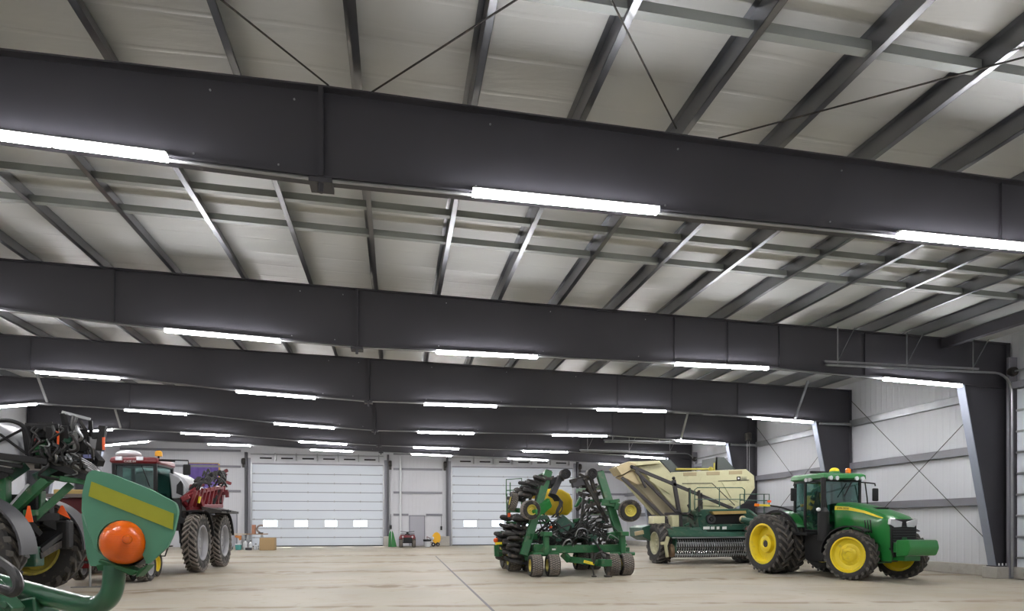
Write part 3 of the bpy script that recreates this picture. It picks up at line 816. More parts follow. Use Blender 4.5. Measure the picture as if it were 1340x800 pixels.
# ------------------------------------------------------------------ green row-crop tractor by the right wall
def make_tractor():
    TH = math.radians(6)
    T = thing('tractor', 'green tractor with yellow wheels and dual rear tires parked beside the right wall', 'tractor', (13.92, 19.93, 0), -PI / 2 + TH)
    WB = 2.65; AX = -.35; NX = Matrix.Translation((.18, 0, 0))
    # wheels
    for y, nm in ((-1.5, 'outer'), (1.5, 'outer'), (-.92, 'inner'), (.92, 'inner')):
        s = -1 if y < 0 else 1
        wheel(T, 'rear_wheel', (AX, y, 1.0), 1.0, .50, .67, None, s, 22, hub=.42, hub_out=(.22 if nm == 'outer' else 0), dish=-.08)
    ST = rotz(math.radians(18))
    for y in (-.92, .92):
        s = -1 if y < 0 else 1
        wheel(T, 'front_wheel', (WB, y, .755), .755, .42, .52, ST, s, 22, hub=.38, dish=.22, bolts=10)
    # chassis, axles
    c = MB(); c.bx(-.45, 3.2, -.28, .28, .55, 1.25); c.cyl((AX, -1.6, 1.0), (AX, 1.6, 1.0), .13); c.bx(-.5, .5, -.55, .55, .6, 1.4)
    c.build('chassis', M['dark_iron'], T, bevel=.03)
    c = MB(); c.bar((WB, -.7, .72), (WB, .7, .72), .26, .24); c.bx(WB - .3, WB + .3, -.3, .3, .5, .95)
    for s in (-1, 1): c.cyl((WB, s * .6, .72), (WB, s * .75, .74), .2)
    c.build('front_axle', M['dull_green'], T, bevel=.02)
    # hood: lofted rounded sections
    def sec(x, w, zb, zt, sh):
        return [V((x, -w, zb)), V((x, -w * 1.02, zb + (zt - zb) * .45)), V((x, -w, zt - sh)), V((x, -w * .82, zt - sh * .25)), V((x, -w * .4, zt)), V((x, w * .4, zt)), V((x, w * .82, zt - sh * .25)), V((x, w, zt - sh)), V((x, w * 1.02, zb + (zt - zb) * .45)), V((x, w, zb))]
    h = MB(mat4=NX); h.loft([sec(1.35, .47, 1.35, 2.36, .16), sec(1.9, .48, 1.30, 2.30, .17), sec(2.5, .47, 1.22, 2.18, .17), sec(3.0, .48, 1.12, 2.03, .16), sec(3.32, .47, 1.0, 1.90, .12), sec(3.42, .46, .98, 1.82, .08)])
    hood = h.build('hood', M['jd_green'], T, bevel=0)
    st = MB(mat4=NX)
    for s in (-1, 1):
        pts = [(1.36, 2.17, .12), (1.9, 2.14, .10), (2.5, 2.03, .07), (3.0, 1.885, .045), (3.18, 1.835, .03)]
        rings = []
        for (x, z, hh) in pts:
            w = {1.36: .485, 1.9: .492, 2.5: .480, 3.0: .488, 3.18: .48}[x]
            rings.append([V((x, s * (w - .03), z - hh / 2)), V((x, s * (w + .004), z - hh / 2)), V((x, s * (w - .004), z + hh / 2)), V((x, s * (w - .04), z + hh / 2))])
        st.loft(rings)
    tag(st.build('hood_stripe', M['stripe'], hood, smooth=False), 'yellow stripe along the hood')
    text_obj('lettering', 'JOHN DEERE', .085, M['jd_text'], hood, (1.90, -.502, 2.15), (math.radians(90), math.radians(4), 0))
    for s in (-1, 1):
        for x in (2.60, 2.70, 2.80): MB(mat4=NX).bar((x, s * .485, 1.40), (x - .05, s * .472, 1.78), .035, .03).build('side_vent', M['black'], hood, smooth=False)
    v = MB(mat4=NX); v.bx(2.35, 2.75, -.2, .2, 2.11, 2.16); v.build('hood_scoop', M['black'], hood, bevel=.01)
    # grille, lamps, emblem
    g = MB(mat4=NX); g.prism([V((3.36, -.47, 1.80)), V((3.36, .47, 1.80)), V((3.36, .45, .98)), V((3.36, .36, .72)), V((3.36, -.36, .72)), V((3.36, -.45, .98))], (.10, 0, 0))
    gr = g.build('grille', M['black'], T, bevel=.02)
    gm = MB(mat4=NX)
    for k in range(11): gm.bx(3.45, 3.475, -.4, .4, .84 + k * .075, .855 + k * .075)
    gm.build('grille_bars', M['grey_plastic'], gr, smooth=False)
    em = MB(mat4=NX); em.box((3.478, 0, 1.20), (.02, .17, .17)); em.build('emblem', M['dull_green'], gr, bevel=.03)
    for s in (-1, 1):
        l = MB(mat4=NX); l.prism([V((3.38, s * .08, 1.73)), V((3.38, s * .48, 1.82)), V((3.36, s * .49, 1.66)), V((3.38, s * .36, 1.57)), V((3.38, s * .10, 1.58))], (.10, 0, 0))
        l.build('head_lamp', M['lens_white'], T, bevel=.01)
        sp = MB(mat4=NX); sp.prism([V((2.95, s * .36, 1.15)), V((3.42, s * .36, 1.0)), V((3.42, s * .36, .6)), V((3.1, s * .36, .58)), V((2.8, s * .36, .9))], (0, s * .07, 0)); sp.build('side_panel', M['jd_green'], T, bevel=.015)
    # front weight block on its bracket
    b = MB(mat4=NX); b.bx(3.2, 3.75, -.28, .28, .62, .92); b.bx(3.5, 3.78, -.44, .44, .86, 1.14); b.build('weight_bracket', M['jd_green'], T, bevel=.02)
    b = MB(mat4=Matrix.Translation((.10,0,0))); b.prism(rounded([V((3.75, -.52, 1.22)), V((4.16, -.52, 1.22)), V((4.22, -.52, 1.0)), V((4.12, -.52, .78)), V((3.75, -.52, .76))], .06), (0, 1.04, 0)); b.build('front_weight', M['jd_green'], T, bevel=.025)
    # cab
    cb = MB(); fl, rl = .78, .82
    posts = [((1.42, -.60, 1.45), (1.28, -.74, 3.10)), ((1.42, .60, 1.45), (1.28, .74, 3.10)), ((.60, -.80, 1.45), (.62, -.80, 3.10)), ((.60, .80, 1.45), (.62, .80, 3.10)), ((.02, -.72, 1.75), (.10, -.76, 3.10)), ((.02, .72, 1.75), (.10, .76, 3.10))]
    for p, q in posts: cb.bar(p, q, .075, .07)
    cb.bar((1.42, -.62, 1.45), (1.42, .62, 1.45), .08); cb.bar((.02, -.72, 1.75), (.02, .72, 1.75), .07); cb.bar((.62, -.8, 1.45), (1.42, -.62, 1.45), .07); cb.bar((.62, .8, 1.45), (1.42, .62, 1.45), .07); cb.bar((.6, -.8, 1.45), (.02, -.72, 1.75), .07); cb.bar((.6, .8, 1.45), (.02, .72, 1.75), .07)
    for s in (-1, 1):
        cb.bar((1.28, s * .74, 3.06), (.10, s * .76, 3.06), .07)
    cb.bar((1.28, -.74, 3.06), (1.28, .74, 3.06), .07); cb.bar((.10, -.76, 3.06), (.10, .76, 3.06), .07)
    cab = cb.build('cab_frame', M['black'], T, bevel=.01)
    gl = MB()
    def pane(a, b_, c_, d_): gl.prism([V(a), V(b_), V(c_), V(d_)], (.004, .004, 0))
    pane((1.42, -.6, 1.45), (1.42, .6, 1.45), (1.28, .74, 3.08), (1.28, -.74, 3.08))
    pane((.02, -.72, 1.75), (.02, .72, 1.75), (.10, .76, 3.08), (.10, -.76, 3.08))
    for s in (-1, 1):
        pane((1.42, s * .6, 1.45), (.60, s * .80, 1.45), (.62, s * .80, 3.08), (1.28, s * .74, 3.08))
        pane((.60, s * .80, 1.45), (.02, s * .72, 1.75), (.10, s * .76, 3.08), (.62, s * .80, 3.08))
    gl.build('window_glass', M['glass'], cab, smooth=False)
    i_ = MB(); i_.bx(.35, .85, -.28, .28, 1.55, 1.75); i_.bx(.25, .40, -.27, .27, 1.75, 2.55); i_.bx(.27, .37, -.15, .15, 2.5, 2.75); i_.bx(.05, 1.35, -.65, .65, 1.38, 1.48)
    i_.cyl((1.25, 0, 1.4), (1.05, 0, 2.05), .05); i_.lathe((1.03, 0, 2.08), [(.17, -.015), (.2, 0), (.17, .015)], 'z', 18, Matrix.Rotation(-.4, 3, 'Y')); i_.bx(.5, 1.0, -.62, -.42, 1.75, 1.95); i_.bx(.95, 1.0, -.6, -.42, 2.0, 2.25)
    i_.build('cab_interior', M['interior'], cab)
    r = MB(); r.loft([[V((x, y, z)) for (x, y) in ((-.02 + ins, -.86 + ins), (1.46 - ins, -.82 + ins), (1.52 - ins, -.3), (1.52 - ins, .3), (1.46 - ins, .82 - ins), (-.02 + ins, .86 - ins))] for z, ins in ((3.08, .06), (3.12, 0), (3.24, .01), (3.29, .08))])
    r.build('cab_roof', M['jd_green'], T, bevel=.01)
    for (x, y) in ((1.5, -.62), (1.5, -.38), (1.5, .38), (1.5, .62)): MB().cyl((x - .03, y, 3.12), (x + .05, y, 3.12), .06, .07).build('work_lamp', M['lens_white'], T)
    for (x) in (.75, .9): MB().cyl((x, -.82, 3.10), (x, -.90, 3.09), .055, .065).build('work_lamp', M['lens_white'], T)
    g = MB(); g.lathe((1.0, 0, 3.27), [(.18, 0), (.16, .10), (.10, .12)], 'z', 18); gg = g.build('gps_base', M['jd_green'], T)
    MB().sphere((1.0, 0, 3.39), .15, sc=(1, 1, .7)).build('gps_dome', M['stripe'], gg)
    b = MB(); b.cyl((.75, .78, 3.15), (.75, .78, 3.36), .02); bb = b.build('beacon_post', M['black'], T)
    MB().lathe((.75, .78, 3.36), [(.085, 0), (.085, .12), (.05, .16), (0, .165)], 'z', 16).build('beacon', M['amber'], bb)
    l = MB(); l.bx(.05, .12, -.15, 1.0, 3.38, 3.46); l.bx(.05, .12, .3, .4, 3.25, 3.38); l.build('light_bar', M['black'], T, bevel=.01)
    # exhaust, mirrors, arms
    e = MB(); e.cyl((1.55, -.92, 1.15), (1.55, -.92, 2.05), .17, n=20); e.cyl((1.55, -.92, 2.05), (1.55, -.92, 2.18), .17, .085, n=20); e.cyl((1.55, -.92, 2.18), (1.55, -.92, 3.12), .075, n=16); e.bar((1.4, -.85, 1.7), (1.42, -.5, 1.6), .08)
    e.build('exhaust_stack', M['black'], T)
    MB().sphere((1.53, -1.09, 2.12), .09, sc=(1, .5, .7)).build('stack_lamp', M['lens_white'], T)
    for s in (-1, 1):
        m_ = MB(); x = 1.3 if s > 0 else .62
        m_.tube([(x, s * .76, 3.02), (x + .05, s * 1.05, 3.0), (x + .05, s * 1.28, 2.98), (x + .05, s * 1.3, 2.9)], .022, 8)
        ar = m_.build('mirror_arm', M['black'], T)
        MB().box((x + .05, s * 1.3, 2.62), (.07, .22, .42)).build('mirror_head', M['black'], ar, bevel=.03)
    h = MB(); h.tube([(1.5, .74, 2.98), (1.52, .80, 2.5), (1.52, .85, 1.9), (1.35, .95, 1.75), (1.1, 1.0, 1.7)], .02, 8); h.tube([(1.1, .98, 1.7), (1.05, 1.0, 2.2), (1.3, .95, 2.2), (1.45, .86, 2.0)], .018, 8)
    h.build('hand_rail', M['black'], T)
    w_ = MB(); w_.bar((1.40, .3, 3.0), (1.47, -.05, 2.55), .03, .02); w_.build('wiper', M['black'], T)
    # fenders
    for s in (-1, 1):
        f = MB(); y0, y1 = (s * .66, s * 1.16)
        arc_fender(f, (AX, 0, 1.0), 1.08, 30, 150, min(y0, y1), max(y0, y1), .05)
        f.prism([V((.62, s * .66, 1.5)), V((.2, s * .66, 1.98)), V((-.3, s * .66, 2.06)), V((-.8, s * .66, 1.98)), V((-1.2, s * .66, 1.5)), V((-.8, s * .66, 1.2)), V((.2, s * .66, 1.2))], (0, s * .03, 0))
        fo = f.build('rear_fender', M['jd_green'], T, bevel=.01)
        e = MB(); arc_fender(e, (AX, 0, 1.0), 1.075, 22, 150, s * 1.16 - .03, s * 1.16 + .03, .07); e.build('fender_edge', M['black'], fo)
        f = MB(); arc_fender(f, (WB, s * .9, .755), .83, 55, 178, -.2, .2, .03, rot=ST); f.bar((WB - .1, s * .4, 1.1), (WB - .15, s * .8, 1.55), .06); f.build('front_fender', M['black'], T)
    k = MB(); k.prism(rounded([V((.82, -.5, 1.32)), V((1.72, -.5, 1.32)), V((1.72, -.5, .62)), V((1.55, -.5, .48)), V((.90, -.5, .48)), V((.82, -.5, .6))], .08), (0, -.5, 0)); k.bx(.55, 1.2, -1.25, -.75, 1.30, 1.40); k.build('fuel_tank', M['black'], T, bevel=.02)
    k = MB()
    for z in (.45, .75, 1.05): k.bx(.9, 1.4, .75, 1.2, z, z + .05)
    k.bx(.9, .94, .75, 1.2, .45, 1.4); k.bx(1.36, 1.4, .75, 1.2, .45, 1.4); k.build('steps', M['black'], T)
    a = MB(); a.tube([(-.1, -.7, 2.1), (-.35, -1.0, 2.24), (-.6, -1.25, 2.30)], .03, 8, 4); aa = a.build('lamp_arm', M['black'], T)
    MB().bar((-.58, -1.23, 2.30), (-.8, -1.5, 2.32), .07, .07).build('lamp_yellow', M['stripe'], aa, bevel=.01)
    MB().bar((-.8, -1.5, 2.32), (-.9, -1.62, 2.33), .09, .10).build('lamp_amber', M['amber'], aa, bevel=.01)
    h = MB(); h.bx(-.9, -.4, -.3, .3, .5, .7)
    for s in (-1, 1): h.bar((-.4, s * .4, .8), (-1.25, s * .45, .62), .08, .1); h.bar((-.4, s * .35, 1.3), (-1.0, s * .45, .7), .05)
    h.build('rear_hitch', M['dark_iron'], T)
    return T
make_tractor()
# ------------------------------------------------------------------ folded green air drill in the middle
def make_planter():
    R = random.Random(11)
    Z = lambda zx, zy, Y: at(640 + zx / 4.4455, 590 + zy / 4.4455, Y)
    O = V((5.65, 20.6, 0))
    T = thing('folded_planter', 'green folded planter with its two wings tilted up and black hoses hanging inside', 'planter', O)
    B = lambda: MB(O)
    YF = 19.75
    # front caster wheels, in two pairs
    for zx, side in ((284, -1), (385, -1), (738, 1), (815, 1)):
        p = Z(zx, 680, YF); Rw = .70 * 1.0
        Rw = (132 / 4.4455) * (SY * p.x + CY * YF) / FPX / 2
        wheel(T, 'caster_wheel', (p.x, YF + .35, Rw), Rw, .40, Rw * .55, RX, -side, 30, 'block', 'dusty_rubber', 'pale_yellow', O, hub=.3, dish=.25)
    # caster forks and front crossbar
    for zx in (332, 775):
        p = Z(zx, 640, YF + .35); f = B()
        f.bar((p.x, YF + .35, .72), (p.x, YF + .35, 1.36), .16, .2); f.cyl((p.x - .42, YF + .35, .70), (p.x + .42, YF + .35, .70), .06); f.bx(p.x - .14, p.x + .14, YF + .1, YF + .6, 1.28, 1.42)
        f.build('caster_fork', M['dull_green'], T, bevel=.015)
    yb = YF + .75
    L_, R_ = Z(270, 575, yb), Z(790, 575, yb)
    c = B(); c.bar((L_.x, yb, L_.z), (R_.x, yb, L_.z + .02), .22, .26); c.bx(L_.x - .05, L_.x + .28, yb - .2, yb + .15, L_.z - .17, L_.z + .17); c.build('front_crossbar', M['dull_green'], T, bevel=.02)
    q = Z(370, 575, yb); B().bx(q.x - .05, q.x + .07, yb - .125, yb - .11, q.z - .02, q.z + .03).build('white_sticker', M['white_decal'], T, smooth=False)
    c = B(); a, b = Z(290, 600, yb + 2), Z(250, 640, yb); c.bar(Z(330, 575, yb), Z(215, 625, yb + .5), .2, .22); c.bar(Z(800, 580, yb), Z(790, 600, yb + 1.2), .2, .2); c.build('side_brace', M['dull_green'], T, bevel=.015)
    # tongue with hitch and jack
    yt = YF - .1
    t = B(); t.bar(Z(465, 632, yb), Z(690, 660, yt), .16, .20); t.bar(Z(430, 600, yb + .1), Z(470, 640, yb - .05), .2, .2); t.bx(*(lambda p: (p.x - .18, p.x + .18, yt - .2, yt + .2, p.z - .12, p.z + .10))(Z(672, 650, yt)))
    tg = t.build('tongue', M['dull_green'], T, bevel=.015)
    p0, p1 = Z(545, 646, yt + .3), Z(608, 662, yt + .1)
    d = B(); d.bar(p0 + V((0, -.12, .015)), p1 + V((0, -.10, .015)), .012, .085); dd = d.build('name_decal', M['stripe'], tg, smooth=False)
    mid = (p0 + p1) / 2 + V((0, -.135, .012)) - O
    ang = math.atan2((p1 - p0).z, (p1 - p0).x)
    text_obj('lettering', 'JOHN DEERE', .052, M['jd_text'], tg, mid, (PI / 2, 0, 0), .001).rotation_euler = (PI / 2, -ang, 0)
    j = B(); p = Z(692, 700, yt - .1); j.bar((p.x, yt - .1, .06), (p.x, yt - .1, .66), .10, .10); j.bx(p.x - .1, p.x + .1, yt - .2, yt, 0, .05); j.build('jack_stand', M['dark_iron'], T)
    j = B(); p = Z(610, 720, yt); j.tube([(p.x, yt + .2, .75), (p.x - .02, yt + .1, .35), (p.x, yt, .05)], .025, 6); j.bx(p.x - .06, p.x + .07, yt - .06, yt + .06, 0, .04); j.build('hose_holder', M['dark_iron'], T)
    # the two leaning wing arms
    ya = YF + .95
    arms = ((200, 610, 345, 120), (780, 560, 642, 125))
    for (x0, z0, x1, z1) in arms:
        a, b = Z(x0, z0, ya), Z(x1, z1, ya + .5)
        m = B(); m.bar(a, b, .26, .20, up=(0, 1, 0))
        if x0 < 400:
            m.bar(Z(345, 125, ya + .5), Z(290, 150, ya + .9), .08, .1); m.bar(Z(230, 500, ya), Z(275, 500, ya + .2), .12, .2)
        else:
            m.bar(Z(690, 495, ya), Z(735, 490, ya), .18, .2); m.bar(Z(655, 300, ya + .2), Z(745, 310, ya), .2, .22)
        am = m.build('wing_arm', M['dull_green'], T, bevel=.015)
        B().bar(b - (b - a).normalized() * .02, b + (b - a).normalized() * .03, .2, .15, up=(0, 1, 0)).build('arm_end', M['black'], am)
        # wing toolbars running back
        for q in (.12, .45, .8):
            s = a.lerp(b, q); e = V((s.x + (-.15 if x0 < 400 else .1), s.y + 3.6, s.z + .05))
            B().bar(s, e, .15, .15).build('toolbar', M['dull_green'], T, bevel=.01)
    # wing gauge wheels
    for (zx, zy, r, Y, sd, ang) in ((240, 345, 57, ya - .5, -1, 12), (818, 350, 65, ya - .35, -1, -6)):
        p = Z(zx, zy, Y); Rw = r / 4.4455 * (SY * p.x + CY * Y) / FPX
        wheel(T, 'gauge_wheel', p, Rw, .30, Rw * .52, rotz(math.radians(ang)), sd, 26, 'block', 'dusty_rubber', 'pale_yellow', O, hub=.22, dish=.15)
    p = Z(140, 297, ya + 1.0); Rw = 55 / 4.4455 * 21 / FPX
    wheel(T, 'gauge_wheel', p, Rw * 1.0, .26, Rw * .5, Matrix.Rotation(math.radians(104), 3, 'Y') @ Matrix.Rotation(math.radians(90), 3, 'X'), 1, 26, 'block', 'dusty_rubber', 'pale_yellow', O)
    m = B(); m.bar(Z(262, 370, ya - .55), Z(345, 310, ya - .1), .20, .26); m.bar(Z(300, 350, ya - .3), Z(350, 300, ya), .14, .3); m.build('gauge_wheel_arm', M['jd_green'], T, bevel=.02)
    m = B(); m.bar(Z(818, 350, ya - .3), Z(735, 320, ya - .05), .14, .24); m.bar(Z(700, 300, ya), Z(760, 290, ya - .1), .14, .12); m.build('gauge_wheel_arm', M['dull_green'], T, bevel=.02)
    # openers of the left wing: tiers of discs lying flat because the wing is folded
    tiers = [(292, 165), (262, 205), (232, 235), (210, 262), (200, 385), (168, 395), (160, 440), (172, 470), (138, 490), (150, 520), (135, 555), (160, 580), (142, 610), (150, 640)]
    for n, (zx, zy) in enumerate(tiers):
        for k in range(3):
            Y = ya + .3 + k * 1.05
            c = Z(zx - 2, zy, ya + .4); c.y = Y; c.x += R.uniform(-.08, .08) - .02 * k; c.z += R.uniform(-.05, .05)
            tl = Matrix.Rotation(math.radians(R.uniform(2, 22)), 3, 'Y') @ Matrix.Rotation(math.radians(R.uniform(-15, 15)), 3, 'X')
            o = B(); o.lathe(c, [(.0, -.05), (.13, -.055), (.19, -.06), (.225, -.03), (.225, .03), (.19, .06), (.13, .055), (0, .05)], 'z', 18, tl)
            o.bar(c, c + V((.42, .05, R.uniform(-.12, .12))), .07, .10); o.bar(c + V((.1, .15, -.05)), c + V((.5, .12, .02)), .05, .05); o.lathe(c + V((.22, .2, .08)), [(0, -.02), (.15, -.02), (.16, 0), (.15, .02), (0, .02)], 'z', 16, tl)
            o.build('row_opener', M['rubber' if (n + k) % 3 else 'dark_iron'], T, angle=30)
    for k in range(3):
        pts = [Z(zx + 62, zy, ya + .4) for zx, zy in ((262, 165), (215, 262), (190, 395), (160, 490), (150, 640))]
        for p in pts: p.y = ya + .35 + k * 1.05
        for a, b in zip(pts, pts[1:]): B().bar(a, b, .09, .12).build('added_gang_bar', M['dark_iron'], T, bevel=.01)  # bars added to carry the otherwise loose openers
        q = pts[2]; B().bar(q, V((q.x + .5, q.y, q.z + .05)), .12, .14).build('added_gang_link', M['dark_green'], T, bevel=.01)  # link added from the bars towards the wing frame
    B().bar(Z(45, 585, 22.3), Z(190, 585, 22.3), .08, .1).build('added_marker_link', M['dull_green'], T)  # this link and the next added to hold the side markers
    B().bar(Z(150, 347, 21.8), Z(215, 350, 21.7), .08, .1).build('added_marker_link', M['dull_green'], T)
    for zx in (102, 188): B().bar(Z(zx, 250, ya + 3.6), Z(zx + 8, 600, ya + 3.6), .05, .05).build('added_rail_post', M['dull_green'], T)  # posts and the bar below added to hold up the guard rail
    B().bar(Z(104, 420, ya + 3.6), Z(330, 420, ya + 3.6), .08, .10).build('added_rail_post', M['dull_green'], T)
    # right wing seen from inside: openers, seed cups, braces
    for n in range(9):
        f = n / 8
        for k in range(2):
            zx = 590 + 150 * f + R.uniform(-14, 14) - 20; zy = 165 + 370 * f
            c = Z(zx, zy, ya + .9 + k * 1.2)
            tl = Matrix.Rotation(math.radians(R.uniform(-25, -5)), 3, 'Y') @ Matrix.Rotation(math.radians(R.uniform(-20, 20)), 3, 'X')
            o = B(); o.lathe(c, [(0, -.04), (.13, -.045), (.19, -.03), (.19, .03), (.13, .045), (0, .04)], 'z', 16, tl)
            o.bar(c, c + V((-.34, .05, R.uniform(-.1, .2))), .06, .09); o.bar(c, c + V((.2, .0, .1)), .06, .07)
            o.build('row_opener', M['dark_iron'], T, angle=30)
    m = B()
    for (a, b) in (((470, 180), (545, 160)), ((555, 165), (690, 420)), ((590, 150), (640, 330)), ((510, 345), (560, 290)), ((560, 330), (640, 300)), ((480, 470), (540, 430))): m.bar(Z(*a, ya + .5), Z(*b, ya + .6), .10, .12)
    m.build('wing_frame', M['dark_iron'], T, bevel=.01)
    m = B()
    for (a, b) in (((505, 330), (535, 275)), ((545, 300), (660, 290)), ((490, 410), (545, 400)), ((330, 440), (345, 400))): m.bar(Z(*a, ya + .7), Z(*b, ya + .75), .10, .13)
    m.build('green_link', M['dull_green'], T, bevel=.01)
    m = B(); m.prism([Z(395, 410, ya + .4), Z(430, 370, ya + .4), Z(500, 430, ya + .4), Z(490, 470, ya + .4), Z(410, 480, ya + .4)], (0, .35, 0)); m.build('distributor_plate', M['dark_green'], T, bevel=.02)
    # upper black frame by the left fan
    m = B(); m.bar(Z(415, 150, ya + .6), Z(360, 270, ya + .5), .16, .2); m.bar(Z(350, 180, ya + .6), Z(430, 160, ya + .7), .16, .2); m.bar(Z(350, 150, ya + .8), Z(360, 220, ya + .8), .3, .2); m.bar(Z(480, 195, ya + .6), Z(550, 180, ya + .6), .2, .26); m.build('fan_mount', M['grey_plastic'], T, bevel=.02)
    for (zx, zy, r) in ((441, 137, 30), (595, 135, 31)):
        p = Z(zx, zy, ya + .3); rr = r / 4.4455 * 21.6 / FPX
        f = B(); f.lathe(p, [(0, -.10), (rr * .45, -.10), (rr * .5, -.14), (rr * .7, -.12), (rr * .74, -.16), (rr, -.14), (rr, .14), (rr * .7, .16), (0, .16)], 'y', 26); ff = f.build('fan', M['dark_iron'], T)
        g = B()
        for q in (.3, .6, .88): g.lathe(p, [(rr * q - .012, -.165), (rr * q, -.178), (rr * q + .012, -.165)], 'y', 26)
        g.build('fan_guard', M['grey_plastic'], ff)
    # yellow tanks
    p = Z(405, 300, ya + 2.4); t = B(); s = 23.6 / FPX / 4.4455
    t.loft([[V((p.x + x * s, y, p.z + z * s)) for (x, z) in ((-58 * k, -75 * k), (40 * k, -78 * k), (70 * k, -45 * k), (70 * k, 10 * k), (50 * k, 48 * k), (5 * k, 72 * k), (-50 * k, 76 * k), (-85 * k, 45 * k), (-90 * k, -30 * k))] for y, k in ((ya + 2.0, .90), (ya + 2.08, 1.0), (ya + 3.6, 1.0), (ya + 3.7, .9))])
    t.build('product_tank', M['tank_yellow'], T, bevel=.05, angle=60)
    p = Z(335, 265, ya + 2.6); MB(O).sphere(p, .32, sc=(1, 1.3, 1)).build('product_tank', M['tank_yellow'], T)
    p = Z(258, 262, ya + 3.0); MB(O).sphere(p, .24, sc=(2.0, 1.3, .5)).build('product_tank', M['tank_yellow'], T)
    # platform rail at the rear
    r = B(); yr = ya + 3.6
    for path in (((100, 265), (100, 168), (190, 162), (190, 240)), ((100, 232), (165, 230), (190, 205)), ((140, 245), (142, 225), (165, 245))): r.tube([Z(*q, yr) for q in path], .022, 6)
    r.tube([Z(123, 255, yr), Z(123, 185, yr)], .022, 6); r.build('guard_rail', M['dull_green'], T)
    # rear wheels and lower hitch bits
    for (zx, zb, h, w, Y, sd) in ((88, 672, 215, .42, 23.9, -1), (128, 700, 160, .5, 22.6, -1), (215, 700, 120, .45, 22.6, 1), (520, 696, 110, .5, 22.9, 1), (590, 696, 110, .5, 22.9, 1)):
        p = Z(zx, 600, Y); Rw = h / 4.4455 * (SY * p.x + CY * Y) / FPX / 2
        wheel(T, 'transport_wheel', (p.x + .1, Y, Rw), Rw, w, Rw * .55, RX, -sd, 28, 'block', 'dusty_rubber', 'pale_yellow', O)
    f = B(); arc_fender(f, tuple(Z(90, 590, 23.9)), .72, 60, 170, -.25, .25, .05, rot=RX); f.build('rear_guard', M['dull_green'], T)
    # side marker with orange lamp on the left
    m = B(); m.bar(Z(45, 615, 22.2), Z(42, 550, 22.2), .16, .12); m.bar(Z(42, 548, 22.2), Z(110, 540, 22.3), .12, .1); m.bar(Z(45, 612, 22.2), Z(75, 602, 22.3), .1, .1); mm = m.build('side_marker', M['dull_green'], T, bevel=.01)
    B().bar(Z(36, 541, 22.15), Z(75, 538, 22.15), .02, .08).build('marker_decal', M['stripe'], mm)
    p = Z(39, 522, 22.2); B().sphere(p, .085).bar(p, p - V((0, 0, .17)), .03).build('marker_lamp', M['orange_refl'], mm)
    m = B(); m.bar(Z(120, 345, 22.0), Z(175, 348, 21.6), .12, .16); m.bar(Z(115, 340, 22), Z(118, 365, 22), .08); mm = m.build('upper_marker', M['dull_green'], T, bevel=.01)
    p = Z(116, 375, 21.95); B().box(p, (.1, .06, .14)).build('marker_lamp', M['orange_refl'], mm, bevel=.01)
    p = Z(360, 450, ya + .6); B().sphere(p, .07).build('red_cap', M['orange_refl'], T)
    # hoses
    def hose(pts, r=.024, m='hose'):
        B().tube(pts, r, 6, 5).build('hose', M[m], T)
    hubs = [(470, 480), (400, 470), (520, 500), (440, 510)]
    for n in range(26):
        hx_, hy_ = hubs[n % 4]; f = R.random()
        ex, ey = 565 + 150 * f + R.uniform(-30, 10), 250 + 270 * f
        Y = ya + R.uniform(.3, 1.2)
        mx, my = (hx_ + ex) / 2 + R.uniform(-20, 20), max(hy_, ey) + R.uniform(-30, 60)
        hose([Z(hx_, hy_, Y), Z((hx_ + mx) / 2, (hy_ + my) / 2 - R.uniform(0, 60), Y - .1), Z(mx, my - 40, Y - .05), Z(ex, ey, Y + .1)], R.choice((.02, .026, .03)))
    for n in range(18):
        hx_, hy_ = hubs[n % 4]; f = R.random()
        ex, ey = 320 - 70 * f + R.uniform(-10, 40), 330 + 230 * f
        Y = ya + R.uniform(.3, 1.2); my = max(hy_, ey) + R.uniform(-70, 40)
        hose([Z(hx_, hy_, Y), Z((hx_ * .6 + ex * .4), my - 20, Y - .15), Z(hx_ * .3 + ex * .7, my, Y - .1), Z(ex, ey, Y)], R.choice((.02, .026)))
    for n in range(8):
        a = R.uniform(380, 430); hose([Z(350 + n * 4, 250 + n * 6, ya + .4), Z(400 + n * 4, 265 + n * 5, ya + .2), Z(a + 10, 330 + n * 6, ya + .2), Z(360 + n * 10, 390, ya + .3)], .018)
    for n in range(7):
        hose([Z(560 + n * 9, 490 + n * 7, ya + .1), Z(610 + n * 6, 520 + 9 * n, ya - .25), Z(650 + n * 4, 590 + 3 * n, ya - .9), Z(668 + n * 3, 640, yt + .1)], .028)
    hose([Z(700, 610, yt), Z(655, 590, yt - .1), Z(620, 610, yt), Z(608, 660, yt)], .03)
    for n in range(8):
        x = 300 + n * 48; m = B(); m.bar(Z(x, 480 + R.uniform(-30, 40), ya + .8), Z(x + R.uniform(-40, 40), 560, ya + .5), .07, .09); m.bar(Z(x, 545, ya + .7), Z(x + 40, 500, ya + 1.4), .05, .08); m.build('seed_meter', M['dark_iron'], T, bevel=.01)
    for n in range(40):
        x = R.uniform(300, 720); y = R.uniform(400, 560); Y = ya + R.uniform(.6, 2.6)
        B().bar(Z(x, y, Y), Z(x + R.uniform(-45, 45), y + R.uniform(-35, 35), Y + R.uniform(-.2, .2)), R.uniform(.04, .11), R.uniform(.05, .12)).build('seed_row_bracket', M[('dark_iron', 'black', 'dark_iron', 'dark_green')[n % 4]], T, bevel=.008)
    for n in range(24):
        f = R.random(); x = 540 + 190 * f + R.uniform(-45, 15); y = 190 + 360 * f; Y = ya + R.uniform(.5, 1.8)
        B().bar(Z(x, y, Y), Z(x + R.uniform(-50, 20), y + R.uniform(-25, 35), Y), R.uniform(.04, .10), .08).build('row_link', M[('dark_iron', 'black', 'galv', 'dark_iron')[n % 4]], T, bevel=.008)
